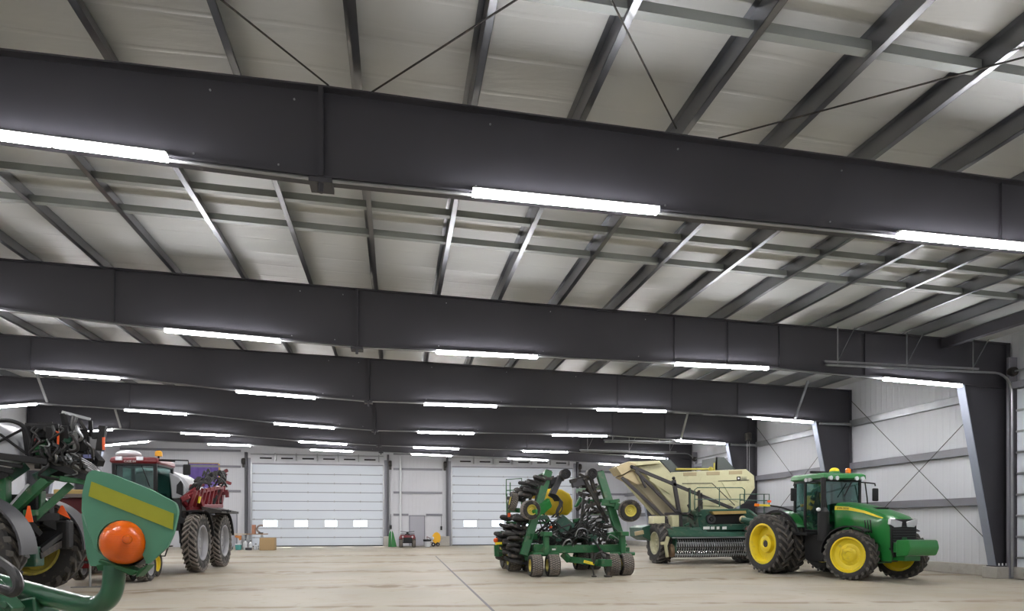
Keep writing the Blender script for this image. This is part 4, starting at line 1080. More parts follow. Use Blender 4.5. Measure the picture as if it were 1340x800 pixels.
    for n in range(22):
        x = R.uniform(290, 700); y = R.uniform(440, 560); Y = ya - R.uniform(0, .5)
        B().tube([Z(x, y, Y), Z(x + 20, y - R.uniform(10, 60), Y - .1), Z(x + R.uniform(40, 90), y - R.uniform(-20, 40), Y - .05), Z(x + R.uniform(60, 130), y + R.uniform(-20, 50), Y + .2)], R.choice((.018, .026)), 6, 5).build('hydraulic_line', M['hose' if n % 6 else 'galv'], T)
    # central underframe
    u = B(); u.bx(4.6, 6.8, yb + .2, yb + 3.2, .75, .95); u.bar((5.2, yb, 1.2), (5.2, yb + 3.6, 1.3), .2, .2); u.bar((6.4, yb, 1.2), (6.4, yb + 3.6, 1.3), .2, .2)
    u.bx(4.4, 7.0, yb + 1.6, yb + 1.8, 1.0, 1.3); u.build('underframe', M['dark_green'], T, bevel=.02)
make_planter()
# ------------------------------------------------------------------ cream and dark green pull combine behind the tractor
M['trough'] = mat('shaded_tan_trough', (.26, .225, .15), .6, 0, .2, 3)  # darker tan: the shade the trough lies in is put into its colour
M['brace'] = mat('dark_brown_grey_brace', (.035, .032, .034), .5, 0, .2, 3)
def make_combine():
    Z = lambda zx, zy, Y: at(800 + zx / 4.443, 580 + zy / 4.443, Y)
    O = V((13.0, 26.5, 0)); B = lambda: MB(O)
    T = thing('pull_combine', 'cream hopper harvester with dark green pickup head standing behind the tractor', 'combine', O)
    YH = 26.7
    poly = [(150, 122), (280, 103), (345, 170), (785, 152), (832, 190), (836, 262), (775, 350), (700, 388), (398, 412), (300, 300)]
    h = B(); front = [Z(x, y, YH) for x, y in poly]
    cx = sum((p.x for p in front)) / len(front); cz = sum((p.z for p in front)) / len(front)
    back = [V((cx + (p.x - cx) * 1.0, YH + 3.2, p.z)) for p in front]
    h.loft([front, back]); hop = h.build('hopper', M['cream'], T, smooth=False, bevel=.04)
    # pressed panels on the hopper face
    def panel(pts, m='cream', dy=.03, nm='side_panel'):
        b = B(); b.prism([Z(x, y, YH - .002) for x, y in pts], (0, -dy, 0)); return b.build(nm, M[m], hop, smooth=False, bevel=.01)
    panel([(470, 290), (575, 240), (700, 350), (640, 372), (480, 360)]); panel([(640, 228), (800, 222), (805, 262), (735, 345), (700, 330)]); panel([(215, 215), (300, 180), (360, 260), (340, 300)])
    for (a, b, c, d) in ((418, 495, 172, 192), (553, 630, 168, 188), (683, 760, 163, 183)): panel([(a, c), (b, c - 2), (b, d - 2), (a, d)], 'tan', .02, 'vent_slot')
    s = B()
    for (p, q) in (((412, 236), (585, 234)), ((585, 234), (718, 362)), ((622, 222), (800, 216)), ((345, 172), (300, 118))): s.bar(Z(*p, YH - .01), Z(*q, YH - .01), .02, .03)
    s.build('panel_seam', M['dark_iron'], hop, smooth=False)
    e = B(); e.prism([Z(x, y, YH - .004) for x, y in ((729, 196), (750, 195), (750, 216), (729, 217))], (0, -.012, 0)); ee = e.build('emblem', M['black'], hop, smooth=False)
    e = B(); e.prism([Z(x, y, YH - .017) for x, y in ((735, 201), (743, 201), (746, 206), (743, 211), (735, 211))], (0, -.004, 0)); e.build('emblem_mark', M['white_decal'], hop, smooth=False)
    e = B()
    for yy in (200, 207, 213): e.bar(Z(755, yy, YH - .01), Z(788, yy - 1, YH - .01), .01, .018)
    e.build('decal_line', M['grey_panel'], hop, smooth=False)
    # boxed unloading spout at the upper left
    t = B()
    f = [Z(x, y, YH - .5) for x, y in ((28, 142), (100, 108), (150, 122), (125, 150), (60, 187))]
    t.loft([f, [p + V((0, 1.0, 0)) for p in f]]); t.build('spout', M['tan'], T, smooth=False, bevel=.02)
    t = B(); f = [Z(x, y, YH - .4) for x, y in ((62, 193), (128, 155), (168, 236), (150, 240))]; t.loft([f, [p + V((0, .9, 0)) for p in f]]); t.build('spout_floor', M['tan'], T, smooth=False)
    t = B(); f = [Z(x, y, YH - .3) for x, y in ((100, 108), (280, 103), (290, 118), (140, 132))]; t.loft([f, [p + V((0, 1.0, 0)) for p in f]]); t.build('spout_cover', M['cream'], T, smooth=False, bevel=.01)
    # conveyor trough below
    t = B(); f = [Z(x, y, YH - .25) for x, y in ((150, 238), (205, 235), (400, 405), (310, 425))]; t.loft([f, [p + V((0, .9, 0)) for p in f]]); t.build('conveyor_trough', M['trough'], T, smooth=False)
    for (a, b, w) in (((118, 138), (705, 382), .17), ((140, 160), (385, 408), .15), ((60, 200), (318, 442), .16), ((165, 190), (200, 260), .10), ((362, 215), (395, 408), .20), ((310, 412), (460, 410), .12), ((520, 290), (525, 385), .10), ((318, 442), (325, 480), .16), ((398, 405), (405, 485), .16)):
        B().bar(Z(*a, YH - .55), Z(*b, YH - .55), w * .8, .12, up=(0, 1, 0)).build('conveyor_brace', M['brace'], T, bevel=.01)
    for (x, y) in ((118, 138), (362, 205), (453, 270), (508, 288)): p = Z(x, y, YH - .6); B().sphere(p, .075).build('brace_joint', M['black'], T)
    # hopper top: grey flaps and rod
    t = B(); t.prism([Z(285, 98, YH + .6), Z(345, 98, YH + .6), Z(405, 165, YH + .6), Z(340, 172, YH + .6)], (0, 1.6, 0)); t.build('hopper_flap', M['grey_panel'], T, smooth=False)
    t = B(); t.prism([Z(610, 82, YH + .8), Z(655, 82, YH + .8), Z(720, 152, YH + .8), Z(606, 160, YH + .8)], (0, .06, 0)); t.prism([Z(610, 82, YH + .8), Z(616, 82, YH + .8), Z(616, 160, YH + .8), Z(606, 160, YH + .8)], (0, 1.4, 0)); t.build('hopper_flap', M['grey_panel'], T, smooth=False)
    t = B(); t.cyl(Z(375, 152, YH + .5), Z(600, 152, YH + .5), .045); p = Z(578, 152, YH + .5); t.sphere(p, .11); t.cyl(Z(598, 115, YH + .5), Z(598, 160, YH + .5), .035); t.build('hopper_rod', M['pale_yellow'], T)
    # dark green body
    yb = 25.6
    t = B(); f = [Z(x, y, yb) for x, y in ((512, 395), (545, 385), (795, 382), (830, 400), (845, 470), (800, 515), (520, 515), (500, 440))]; t.loft([f, [p + V((0, 2.6, 0)) for p in f]]); body = t.build('body', M['dark_green'], T, smooth=False, bevel=.03)
    t = B(); f = rounded([Z(x, y, yb - .012) for x, y in ((548, 420), (585, 412), (770, 418), (785, 440), (760, 468), (580, 472), (550, 455))], .1); t.prism(f, (0, -.02, 0)); t.build('dark_opening', M['black'], body, smooth=False)
    p = Z(580, 444, yb - .06); t = B(); t.lathe(p, [(.10, -.03), (.16, -.04), (.20, -.03), (.20, .03), (.10, .03)], 'y', 24); t.cyl(p + V((0, -.03, 0)), p + V((0, .03, 0)), .06); t.build('pulley', M['grey_plastic'], body)
    t = B(); f = [Z(x, y, yb - .25) for x, y in ((585, 398), (782, 394), (785, 410), (600, 416))]; t.loft([f, [p + V((0, .5, 0)) for p in f]]); t.build('tan_cover', mat('ochre_board', (.38, .27, .09), .6, 0, .2, 4), body, smooth=False)
    t = B(); f = [Z(x, y, yb - .15) for x, y in ((525, 478), (790, 470), (795, 505), (530, 512))]; t.prism(f, (0, .1, 0)); t.build('lower_panel', M['dark_green'], body, bevel=.02)
    for (a, b, m) in ((534, 572, 'white_decal'), (578, 600, 'white_decal'), (612, 628, 'white_decal'), (645, 670, 'white_decal')):
        B().prism([Z(a, 487, yb - .155), Z(b, 486, yb - .155), Z(b, 502, yb - .155), Z(a, 503, yb - .155)], (0, -.006, 0)).build('warning_label', M[m], body, smooth=False)
    t = B(); t.cyl(Z(755, 445, yb - .5), Z(860, 465, yb - .9), .12); t.cyl(Z(800, 395, yb - .3), Z(870, 450, yb - .8), .07); t.build('drive_shaft', M['dark_green'], T)
    t = B(); t.sphere(Z(765, 445, yb - .5), .16, sc=(1, .8, 1)); t.sphere(Z(855, 462, yb - .8), .15); t.build('shaft_joint', M['tan'], T)
    t = B(); t.bar(Z(775, 490, yb - .4), Z(840, 545, yb - .7), .16, .2); t.build('drawbar', M['dark_green'], T, bevel=.02)
    t = B(); t.bar(Z(782, 492, yb - .52), Z(805, 510, yb - .6), .03, .14); t.build('red_sticker', M['case_red'], T)
    # clutter of brackets left of the body
    R = random.Random(5)
    for k in range(12):
        a = (R.uniform(435, 515), R.uniform(385, 490)); b = (a[0] + R.uniform(-30, 40), a[1] + R.uniform(-50, 50))
        B().bar(Z(*a, yb + R.uniform(-.1, .5)), Z(*b, yb + R.uniform(-.1, .5)), R.uniform(.05, .12), .08).build('bracket', M['dark_green' if k % 2 else 'dark_iron'], T, bevel=.01)
    for q in ((455, 262, 400), (510, 275, 400)):
        B().cyl(Z(q[0], q[1], yb - .1), Z(q[0], q[2], yb - .1), .05).build('upright', M['dark_iron'], T)
    # pickup head
    yp = 24.9
    t = B(); f = [V((p.x, p.y, p.z)) for p in (Z(355, 556, yp), Z(340, 540, yp), Z(322, 490, yp + .7), Z(520, 490, yp + .7), Z(560, 515, yp + .5), Z(835, 515, yp + .5), Z(850, 545, yp), Z(850, 552, yp))]
    t.prism(f[:2] + f[-2:], (0, .05, 0)); t.add(f, [(1, 2, 3, 4, 5, 6)]); t.add([p + V((0, .05, -.05)) for p in f], [(6, 5, 4, 3, 2, 1)]); hood = t.build('pickup_hood', M['dark_green'], T, smooth=False)
    B().bar(Z(355, 552, yp - .02), Z(850, 548, yp - .02), .05, .06).build('hood_lip', M['galv'], hood, smooth=False)
    x0, x1 = Z(368, 600, yp + .1).x, Z(905, 600, yp + .1).x
    zc = Z(500, 600, yp).z
    t = B(); t.cyl((x0, yp + .6, zc), (x1, yp + .6, zc), .42, n=24); t.build('pickup_drum', M['black'], T)
    t = B(); nb = 40
    for k in range(nb):
        x = x0 + (x1 - x0) * (k + .5) / nb
        t.bar((x, yp + .16, zc + .36), (x, yp - .02, zc - .02), .036, .03); t.bar((x, yp - .02, zc - .02), (x, yp + .14, zc - .42), .036, .03)
    t.build('strip_bands', M['galv'], T, smooth=False)
    for (dz, dy, m) in ((.30, .12, 'dark_iron'), (.14, .05, 'galv'), (-.04, -.03, 'dark_iron'), (-.20, .02, 'chrome'), (-.34, .08, 'galv')):
        b = B(); b.cyl((x0, yp + dy, zc + dz), (x1, yp + dy, zc + dz), .02, n=8)
        for k in range(nb):
            x = x0 + (x1 - x0) * (k + .5) / nb; b.tube([(x, yp + dy, zc + dz), (x + .02, yp + dy - .06, zc + dz - .02), (x + .01, yp + dy - .1, zc + dz - .10)], .007, 4)
        b.build('tine_bar', M[m], T)
    t = B(); t.bar((x0, yp + .25, zc - .44), (x1, yp + .25, zc - .44), .1, .06); t.build('lower_bar', M['dark_iron'], T)
    for x in (x0 - .02, x1): B().prism([V((x, yp - .05, zc + .35)), V((x, yp + .9, zc + .35)), V((x, yp + .9, zc - .3)), V((x, yp + .2, zc - .42)), V((x, yp - .05, zc - .2))], (.04, 0, 0)).build('end_plate', M['dark_green'], T, smooth=False)
    # wheels, fender, bumper
    yw = 26.0
    c = Z(285, 590, yw); Rw = 118 / 4.443 * (SY * c.x + CY * yw) / FPX
    wheel(T, 'left_wheel', (c.x, yw, Rw), Rw, .62, Rw * .55, RX, 1, 16, 'ag', 'rubber', 'cream_rim', O, hub=.3, dish=.2)
    c2 = Z(770, 640, yw); wheel(T, 'right_wheel', (c2.x, yw, Rw), Rw, .62, Rw * .55, RX, -1, 16, 'ag', 'rubber', 'cream_rim', O)
    B().cyl((c.x, yw, Rw), (c2.x, yw, Rw), .1).build('axle', M['dark_green'], T)
    t = B(); t.bar(Z(330, 545, yp + .2), Z(315, 595, yp + .2), .12, .14); t.bar(Z(315, 590, yp + .2), Z(325, 665, yp + .15), .10, .14); t.bar(Z(285, 585, yp + .3), Z(325, 580, yp + .2), .14, .12); t.build('gauge_arm', M['cream'], T, bevel=.02)
    p = Z(350, 625, yp + .3); t = B(); t.lathe(p, [(0, -.12), (.2, -.12), (.27, -.06), (.27, .06), (.2, .12), (0, .12)], 'x', 22); t.build('gauge_wheel', mat('rusty_wheel', (.17, .115, .07), .7), T)
    t = B(); f = [Z(x, y, yb + .8) for x, y in ((180, 492), (225, 478), (330, 480), (330, 500), (235, 520), (228, 570), (185, 545))]; t.loft([f, [p + V((0, 1.6, 0)) for p in f]]); t.build('side_fender', M['dark_green'], T, smooth=False, bevel=.02)
    t = B(); t.bar(Z(138, 528, yb + .7), Z(185, 518, yb + .7), .14, .17); t.build('fold_down_bumper', M['tan'], T, bevel=.01)
    t = B(); t.bx(*(lambda a, b: (a.x, b.x, yb + .3, yb + .9, b.z, a.z))(Z(246, 425, yb + .3), Z(312, 470, yb + .3))); t.bx(*(lambda a, b: (a.x, b.x, yb + .2, yb + .7, b.z, a.z))(Z(348, 420, yb + .3), Z(388, 488, yb + .3))); t.build('cream_box', M['cream'], T, bevel=.02)
    # hand rails
    for pts in (((485, 390), (485, 272), (500, 260), (760, 260), (775, 272), (775, 350)), ((628, 260), (628, 370)), ((485, 328), (775, 328)), ((458, 270), (458, 400)), ((748, 385), (748, 298), (835, 298), (918, 298), (918, 372), (890, 372)), ((748, 334), (835, 334)), ((772, 298), (772, 340)), ((888, 298), (888, 410)), ((918, 335), (835, 335))):
        B().tube([Z(*p, yb - .15) for p in pts], .022, 6).build('hand_rail', M['dark_green'], T)
    p = Z(918, 340, yb - .2); B().box(p, (.16, .04, .09)).build('amber_reflector', M['orange_refl'], T)
    # legs under the hopper
    t = B(); t.bx(Z(520, 500, YH).x, Z(800, 500, YH).x, YH + .3, YH + 2.8, .9, 2.3); t.build('underbody', M['dark_green'], T, bevel=.03)
make_combine()
# ------------------------------------------------------------------ red self-propelled sprayer at left
M['grey_poly'] = mat('dull_grey_white_poly', (.40, .41, .43), .4, 0, .08, 2)
def make_red_sprayer():
    R = random.Random(3)
    Z = lambda zx, zy, Y: at(130 + zx / 4.211, 590 + zy / 4.211, Y)
    W = lambda zx, zy, Y: at(210 + zx / 8, 600 + zy / 8, Y)
    O = V((-8.7, 25.2, 0)); B = lambda: MB(O)
    T = thing('red_sprayer', 'red self-propelled sprayer with tall narrow tires and folded booms facing the camera', 'sprayer', O)
    yf = 23.4
    xr = on_floor(252, 750).x + .06
    for (y, x, s) in ((24.05, xr, 1), (26.9, xr + .02, 1), (24.05, xr - 3.3, -1), (26.9, xr - 3.3, -1)):
        wheel(T, 'wheel', (x, y, 1.02), 1.02, .44, .60, RX, -s, 30, 'row', 'grey_rubber', 'silver', O, hub=.3, dish=.1)
        f = B(); arc_fender(f, (x, y, 1.02), 1.10, 10, 108, -.27, .27, .04, rot=RX); f.build('fender', M['black'], T)
        f = B(); f.bar((x - s * .42, y, 1.0), (x - s * .42, y, 2.05), .24, .28); f.bar((x - s * .42, y, 1.02), (x, y, 1.02), .22); f.build('leg_strut', M['dark_iron'], T, bevel=.02)
    f = B(); f.bx(xr - 2.5, xr - .8, 23.6, 28.6, 1.55, 1.85); f.bar((xr - 3.0, 24.05, 2.0), (xr - .3, 24.05, 2.0), .25); f.bar((xr - 3.0, 26.9, 2.0), (xr - .3, 26.9, 2.0), .25); f.build('chassis', M['dark_iron'], T, bevel=.02)
    # cab
    a = Z(72, 70, yf); b = Z(318, 70, yf); zt = a.z; z0 = 1.75; x0, x1 = a.x, b.x
    c = B()
    for x in (x0 + .05, x1 - .05):
        c.bar((x, yf + .05, z0), (x, yf, zt), .11, .1); c.bar((x, yf + 1.6, z0), (x, yf + 1.6, zt), .11, .1)
    c.bar((x0, yf, z0), (x1, yf, z0), .12); c.bx(x0, x1, yf + .02, yf + .1, z0, z0 + .35); c.bar((x0, yf, zt), (x1, yf, zt), .12); c.bar((x1 - .05, yf, zt), (x1 - .05, yf + 1.6, zt), .1); c.bar((x0 + .05, yf, zt), (x0 + .05, yf + 1.6, zt), .1); c.bx(x0, x1, yf, yf + 1.65, z0 - .15, z0)
    c.bx(x0 + .02, x0 + .30, yf + .03, yf + .06, z0, zt)
    cab = c.build('cab_frame', M['black'], T, bevel=.01)
    g = B(); g.bx(x0 + .1, x1 - .1, yf + .02, yf + .026, z0 + .3, zt - .04); g.bx(x1 - .04, x1 - .034, yf + .1, yf + 1.55, z0 + .1, zt - .04); g.bx(x0 + .034, x0 + .04, yf + .1, yf + 1.55, z0 + .1, zt - .04); g.build('window_glass', M['glass'], cab, smooth=False)
    i_ = B(); xm = (x0 + x1) / 2; i_.bx(xm - .3, xm + .3, yf + .8, yf + 1.3, z0, z0 + .4); i_.bx(xm - .28, xm + .28, yf + 1.2, yf + 1.35, z0 + .4, z0 + 1.1); i_.lathe((xm + .1, yf + .5, z0 + .62), [(.19, -.015), (.22, 0), (.19, .015)], 'z', 18, Matrix.Rotation(.7, 3, 'X')); i_.bar((xm + .1, yf + .4, z0), (xm + .1, yf + .5, z0 + .62), .08); i_.bx(x0 + .2, x1 - .2, yf + 1.5, yf + 1.55, z0, z0 + 1.0); i_.build('cab_interior', M['interior'], cab)
    i_ = B(); i_.bar((xm + .2, yf + .01, zt - .05), (xm + .45, yf + .01, zt - .75), .02); i_.build('wiper', M['black'], cab)
    rz = Z(100, 32, yf).z
    r = B(); r.loft([[V((x0 - .05 + q, yf - .12 + q, z)), V((x1 + .05 - q, yf - .12 + q, z)), V((x1 + .05 - q, yf + 1.7, z)), V((x0 - .05 + q, yf + 1.7, z))] for z, q in ((zt, .05), (zt + .06, 0), (rz - .05, .03), (rz, .15))])
    rf = r.build('cab_roof', M['case_red'], T, bevel=.02)
    for zx in (108, 224): p = Z(zx, 43, yf - .12); B().box(p, (.2, .08, .13)).build('work_lamp', M['lens_white'], rf, bevel=.01)
    p = Z(170, 60, yf - .14); text_obj('lettering', 'CASE IH', .10, M['white_decal'], rf, p + V((0, -.03, 0)) - O, (PI / 2, 0, 0))
    p = Z(162, 22, yf + .6); B().sphere(p, .36, sc=(1.1, 1, .42)).build('gps_dome', M['white_poly'], rf)
    p = Z(327, 28, yf + .7); b_ = B(); b_.cyl(p - V((0, 0, .2)), p, .03); bb = b_.build('beacon_post', M['black'], rf); B().lathe(p, [(.12, -.02), (.12, .12), (.06, .17), (0, .17)], 'z', 14).build('beacon', mat('yellow_beacon', (.85, .42, .02), .3), rf)
    m = B(); m.tube([Z(300, 55, yf + .2), Z(345, 50, yf), Z(490, 55, yf - .1), Z(492, 85, yf - .1)], .025, 6); m.bar(Z(320, 52, yf + .2), Z(415, 58, yf), .07, .06); ma = m.build('mirror_arm', M['black'], T)
    p = Z(482, 105, yf - .1); B().box(p, (.24, .09, .36)).build('mirror_head', M['black'], ma, bevel=.04)
    # tank and hood
    t = B(); rings = []
    for (y, k) in ((yf + 1.75, .8), (yf + 1.95, 1.0), (yf + 3.7, 1.0), (yf + 3.9, .8)):
        rings.append([V((-8.75 + 1.45 * k * math.cos(q), y, 2.75 + .95 * k * math.sin(q))) for q in [2 * PI * j / 20 for j in range(20)]])
    t.loft(rings); t.build('spray_tank', M['grey_poly'], T)
    t = B(); t.loft([[Z(x, y, Y) for x, y in pts] for pts, Y in (([(385, 120), (440, 145), (475, 200), (470, 260), (400, 265)], yf + .6), ([(400, 135), (450, 155), (480, 205), (474, 255), (405, 262)], yf + 1.9))]); t.build('side_cowl', M['grey_poly'], T, bevel=.04)
    t = B(); t.prism([Z(x, y, yf + .55) for x, y in ((425, 235), (428, 190), (450, 165), (462, 185), (462, 250))], (0, -.03, 0)); t.build('cowl_grille', M['black'], T)
    h = B(); h.bx(x0 + .15, x1 - .2, yf - .8, yf, 1.2, 2.0); h.build('nose', M['case_red'], T, bevel=.06)
    # boom stack on the right side
    for n in range(9):
        f = n / 8; a = W(285 + 350 * f * .9 + 30, 500 + R.uniform(0, 30), yf + .6 + n * .35); b = W(370 + 300 * f, 330 - 60 * f + R.uniform(0, 20), yf + .6 + n * .35)
        B().bar(a, b, .10, .12, up=(0, 1, 0)).build('boom_strut', M['case_red'], T, bevel=.01)
    for (a, b, y0, y1) in (((220, 430), (390, 300), .5, .9), ((235, 450), (300, 530), .5, .8), ((285, 530), (430, 530), .6, 1.5), ((410, 350), (640, 300), 1.2, 3.2), ((430, 500), (640, 500), 1.2, 3.2), ((250, 420), (400, 350), .4, 1.0), ((300, 510), (350, 380), .7, .8), ((390, 360), (440, 500), 1, 1.2), ((600, 320), (650, 300), 3, 3.3), ((640, 300), (630, 520), 3.2, 3.2), ((230, 440), (300, 400), .3, .3)):
        B().bar(W(*a, yf + y0), W(*b, yf + y1), .13, .13).build('boom_rail', M['case_red'], T, bevel=.01)
    B().bar(W(400, 470, yf + .9), W(415, 400, yf + .9), .05, .14).build('yellow_tag', M['jd_yellow'], T)
    b = B(); b.prism([W(430, 505, yf + .8), W(640, 545, yf + .8), W(640, 570, yf + .8), W(430, 565, yf + .8)], (0, 2.5, 0)); b.build('boom_platform', M['dark_iron'], T, smooth=False)
    b = B(); b.tube([W(640, 548, yf + .8), W(700, 550, yf + .8), W(740, 555, yf + .8)], .03, 6); b.bar(W(700, 545, yf + .8), W(715, 565, yf + .8), .1); b.build('boom_tip', M['black'], T)
    b = B(); b.bar(W(640, 370, yf + 3), W(715, 365, yf + 3), .1, .12); b.bar(W(690, 330, yf + 3), W(700, 410, yf + 3), .12); b.build('boom_end', M['dull_red'], T, bevel=.01)
    for n in range(14):
        x = R.uniform(300, 640); y = R.uniform(150, 270) + (80 if x < 400 else 0) * R.random()
        Y = yf + 1.0 + (x - 300) / 340 * 2.2
        B().bar(W(x, y, Y), W(x + R.uniform(30, 110), y + R.uniform(-50, 40), Y + .2), R.uniform(.06, .16), R.uniform(.06, .14)).build('boom_fold', M[('black', 'case_red', 'dark_iron', 'dull_red')[n % 4]], T, bevel=.01)
    for n in range(8):
        x = 540 + R.uniform(-20, 60); Y = yf + 3
        B().tube([W(x, 220, Y), W(x + 20, 140 + R.uniform(-10, 25), Y), W(x + 90, 140 + R.uniform(0, 40), Y), W(x + 110 - R.uniform(0, 40), 220, Y + .1), W(x + 50, 255, Y)], .03, 6, 5).build('boom_hose', M['hose'], T)
    for n in range(30):
        x = R.uniform(250, 640); y = R.uniform(280, 500); Y = yf + .5 + (x - 250) / 390 * 2.6
        if y < 480 - (x - 250) * .5: continue
        B().bar(W(x, y, Y), W(x + R.uniform(-15, 45), y - R.uniform(30, 110), Y + .1), R.uniform(.04, .09), .08).build('boom_link', M[('black', 'dull_red', 'dark_iron')[n % 3]], T, bevel=.008)
    for n in range(12):
        x = R.uniform(440, 640); y = R.uniform(180, 270); Y = yf + 2.6
        B().tube([W(x, y, Y), W(x + 20, y - R.uniform(20, 70), Y), W(x + R.uniform(30, 80), y - R.uniform(-10, 60), Y), W(x + R.uniform(10, 90), y + R.uniform(10, 70), Y + .1)], .035, 6, 5).build('boom_hose', M['hose'], T)
    for n in range(5):
        B().tube([W(300 + n * 25, 330, yf + .8), W(360 + n * 20, 260, yf + .8), W(430 + n * 20, 240 + n * 6, yf + 1), W(470 + n * 20, 200, yf + 1.4)], .03, 6, 4).build('boom_hose', M['hose'], T)
    # ladder and black underside at right of the cab
    b = B(); b.tube([Z(440, 430, yf + .1), Z(455, 540, yf - .1)], .035, 6); b.bar(Z(430, 270, yf + .2), Z(435, 440, yf + .1), .2, .25); b.bar(Z(430, 380, yf), Z(520, 400, yf + .3), .14, .2); b.build('side_ladder', M['black'], T)
make_red_sprayer()

# ------------------------------------------------------------------ red hopper trailer between the sprayers
def make_red_trailer():
    O = V((-7.9, 20.2, 0)); B = lambda: MB(O)
    T = thing('red_trailer', 'dark red hopper trailer half hidden behind the green sprayer wheel', 'trailer', O)
    Y = 19.6; Z = lambda x, y, Yq=Y: at(x, y, Yq)
    f = [Z(52, 652), Z(195, 652), Z(193, 690), Z(188, 722), Z(60, 722), Z(52, 690)]
    b = B(); b.loft([f, [p + V((0, 2.0, 0)) for p in f]]); b.build('hopper', M['dull_red'], T, smooth=False, bevel=.03)
    b = B(); b.bar(Z(50, 649), Z(196, 649), .14, .10); b.build('rim_rail', mat('weathered_rail', (.22, .19, .18), .8, 0, .3, 4), T, smooth=False)
    b = B(); b.bx(Z(95, 730).x, Z(195, 730).x, Y - .1, Y + .1, Z(100, 732).z - .05, Z(100, 724).z); b.bx(Z(98, 740).x, Z(120, 740).x, Y - .12, Y + .12, Z(100, 744).z, Z(100, 738).z); b.build('chassis', M['case_red'], T, bevel=.02)
    for x in (75, 105, 130, 160, 190): B().bar(Z(x, 654, Y - .03), Z(x, 720, Y - .03), .06, .05).build('side_rib', M['dull_red'], T, smooth=False)
    for (x, yb, R_, m, w) in ((100, 760, .36, 'rubber', .26), (165, 762, .36, 'rubber', .30), (187, 762, .42, 'silver', .34), (200, 756, .42, 'rubber', .18)):
        p = on_floor(x, yb)
        wheel(T, 'wheel', (p.x, p.y + .2, R_), R_, w, R_ * .58, RX, -1, 24, 'block', 'dusty_rubber' if m == 'rubber' else 'grey_rubber', 'jd_yellow' if x == 200 else 'silver', O)
    p = on_floor(118, 769); b = B(); b.cyl((p.x, p.y, .02), (p.x, p.y, .75), .03, n=8); b.bx(p.x - .42, p.x + .36, p.y - .1, p.y + .1, 0, .025); b.bar((p.x, p.y, .7), (p.x - .1, Y, .75), .08); b.build('jack_stand', M['galv'], T)
    g = B(); g.bx(Z(62, 640).x, Z(110, 640).x, Y + .3, Y + 1.6, Z(80, 650).z, Z(80, 640).z); g.build('grain_load', mat('yellow_grain_bags', (.45, .33, .12), .8), T, bevel=.03)
    q0 = on_floor(205, 748); 
    b = B(); b.tube([at(200, 728, q0.y), at(216, 728, q0.y), at(220, 716, q0.y)], .025, 6); b.bar(at(212, 716, q0.y), at(226, 715, q0.y), .08, .05); b.build('tail_step', M['dark_iron'], T)
make_red_trailer()

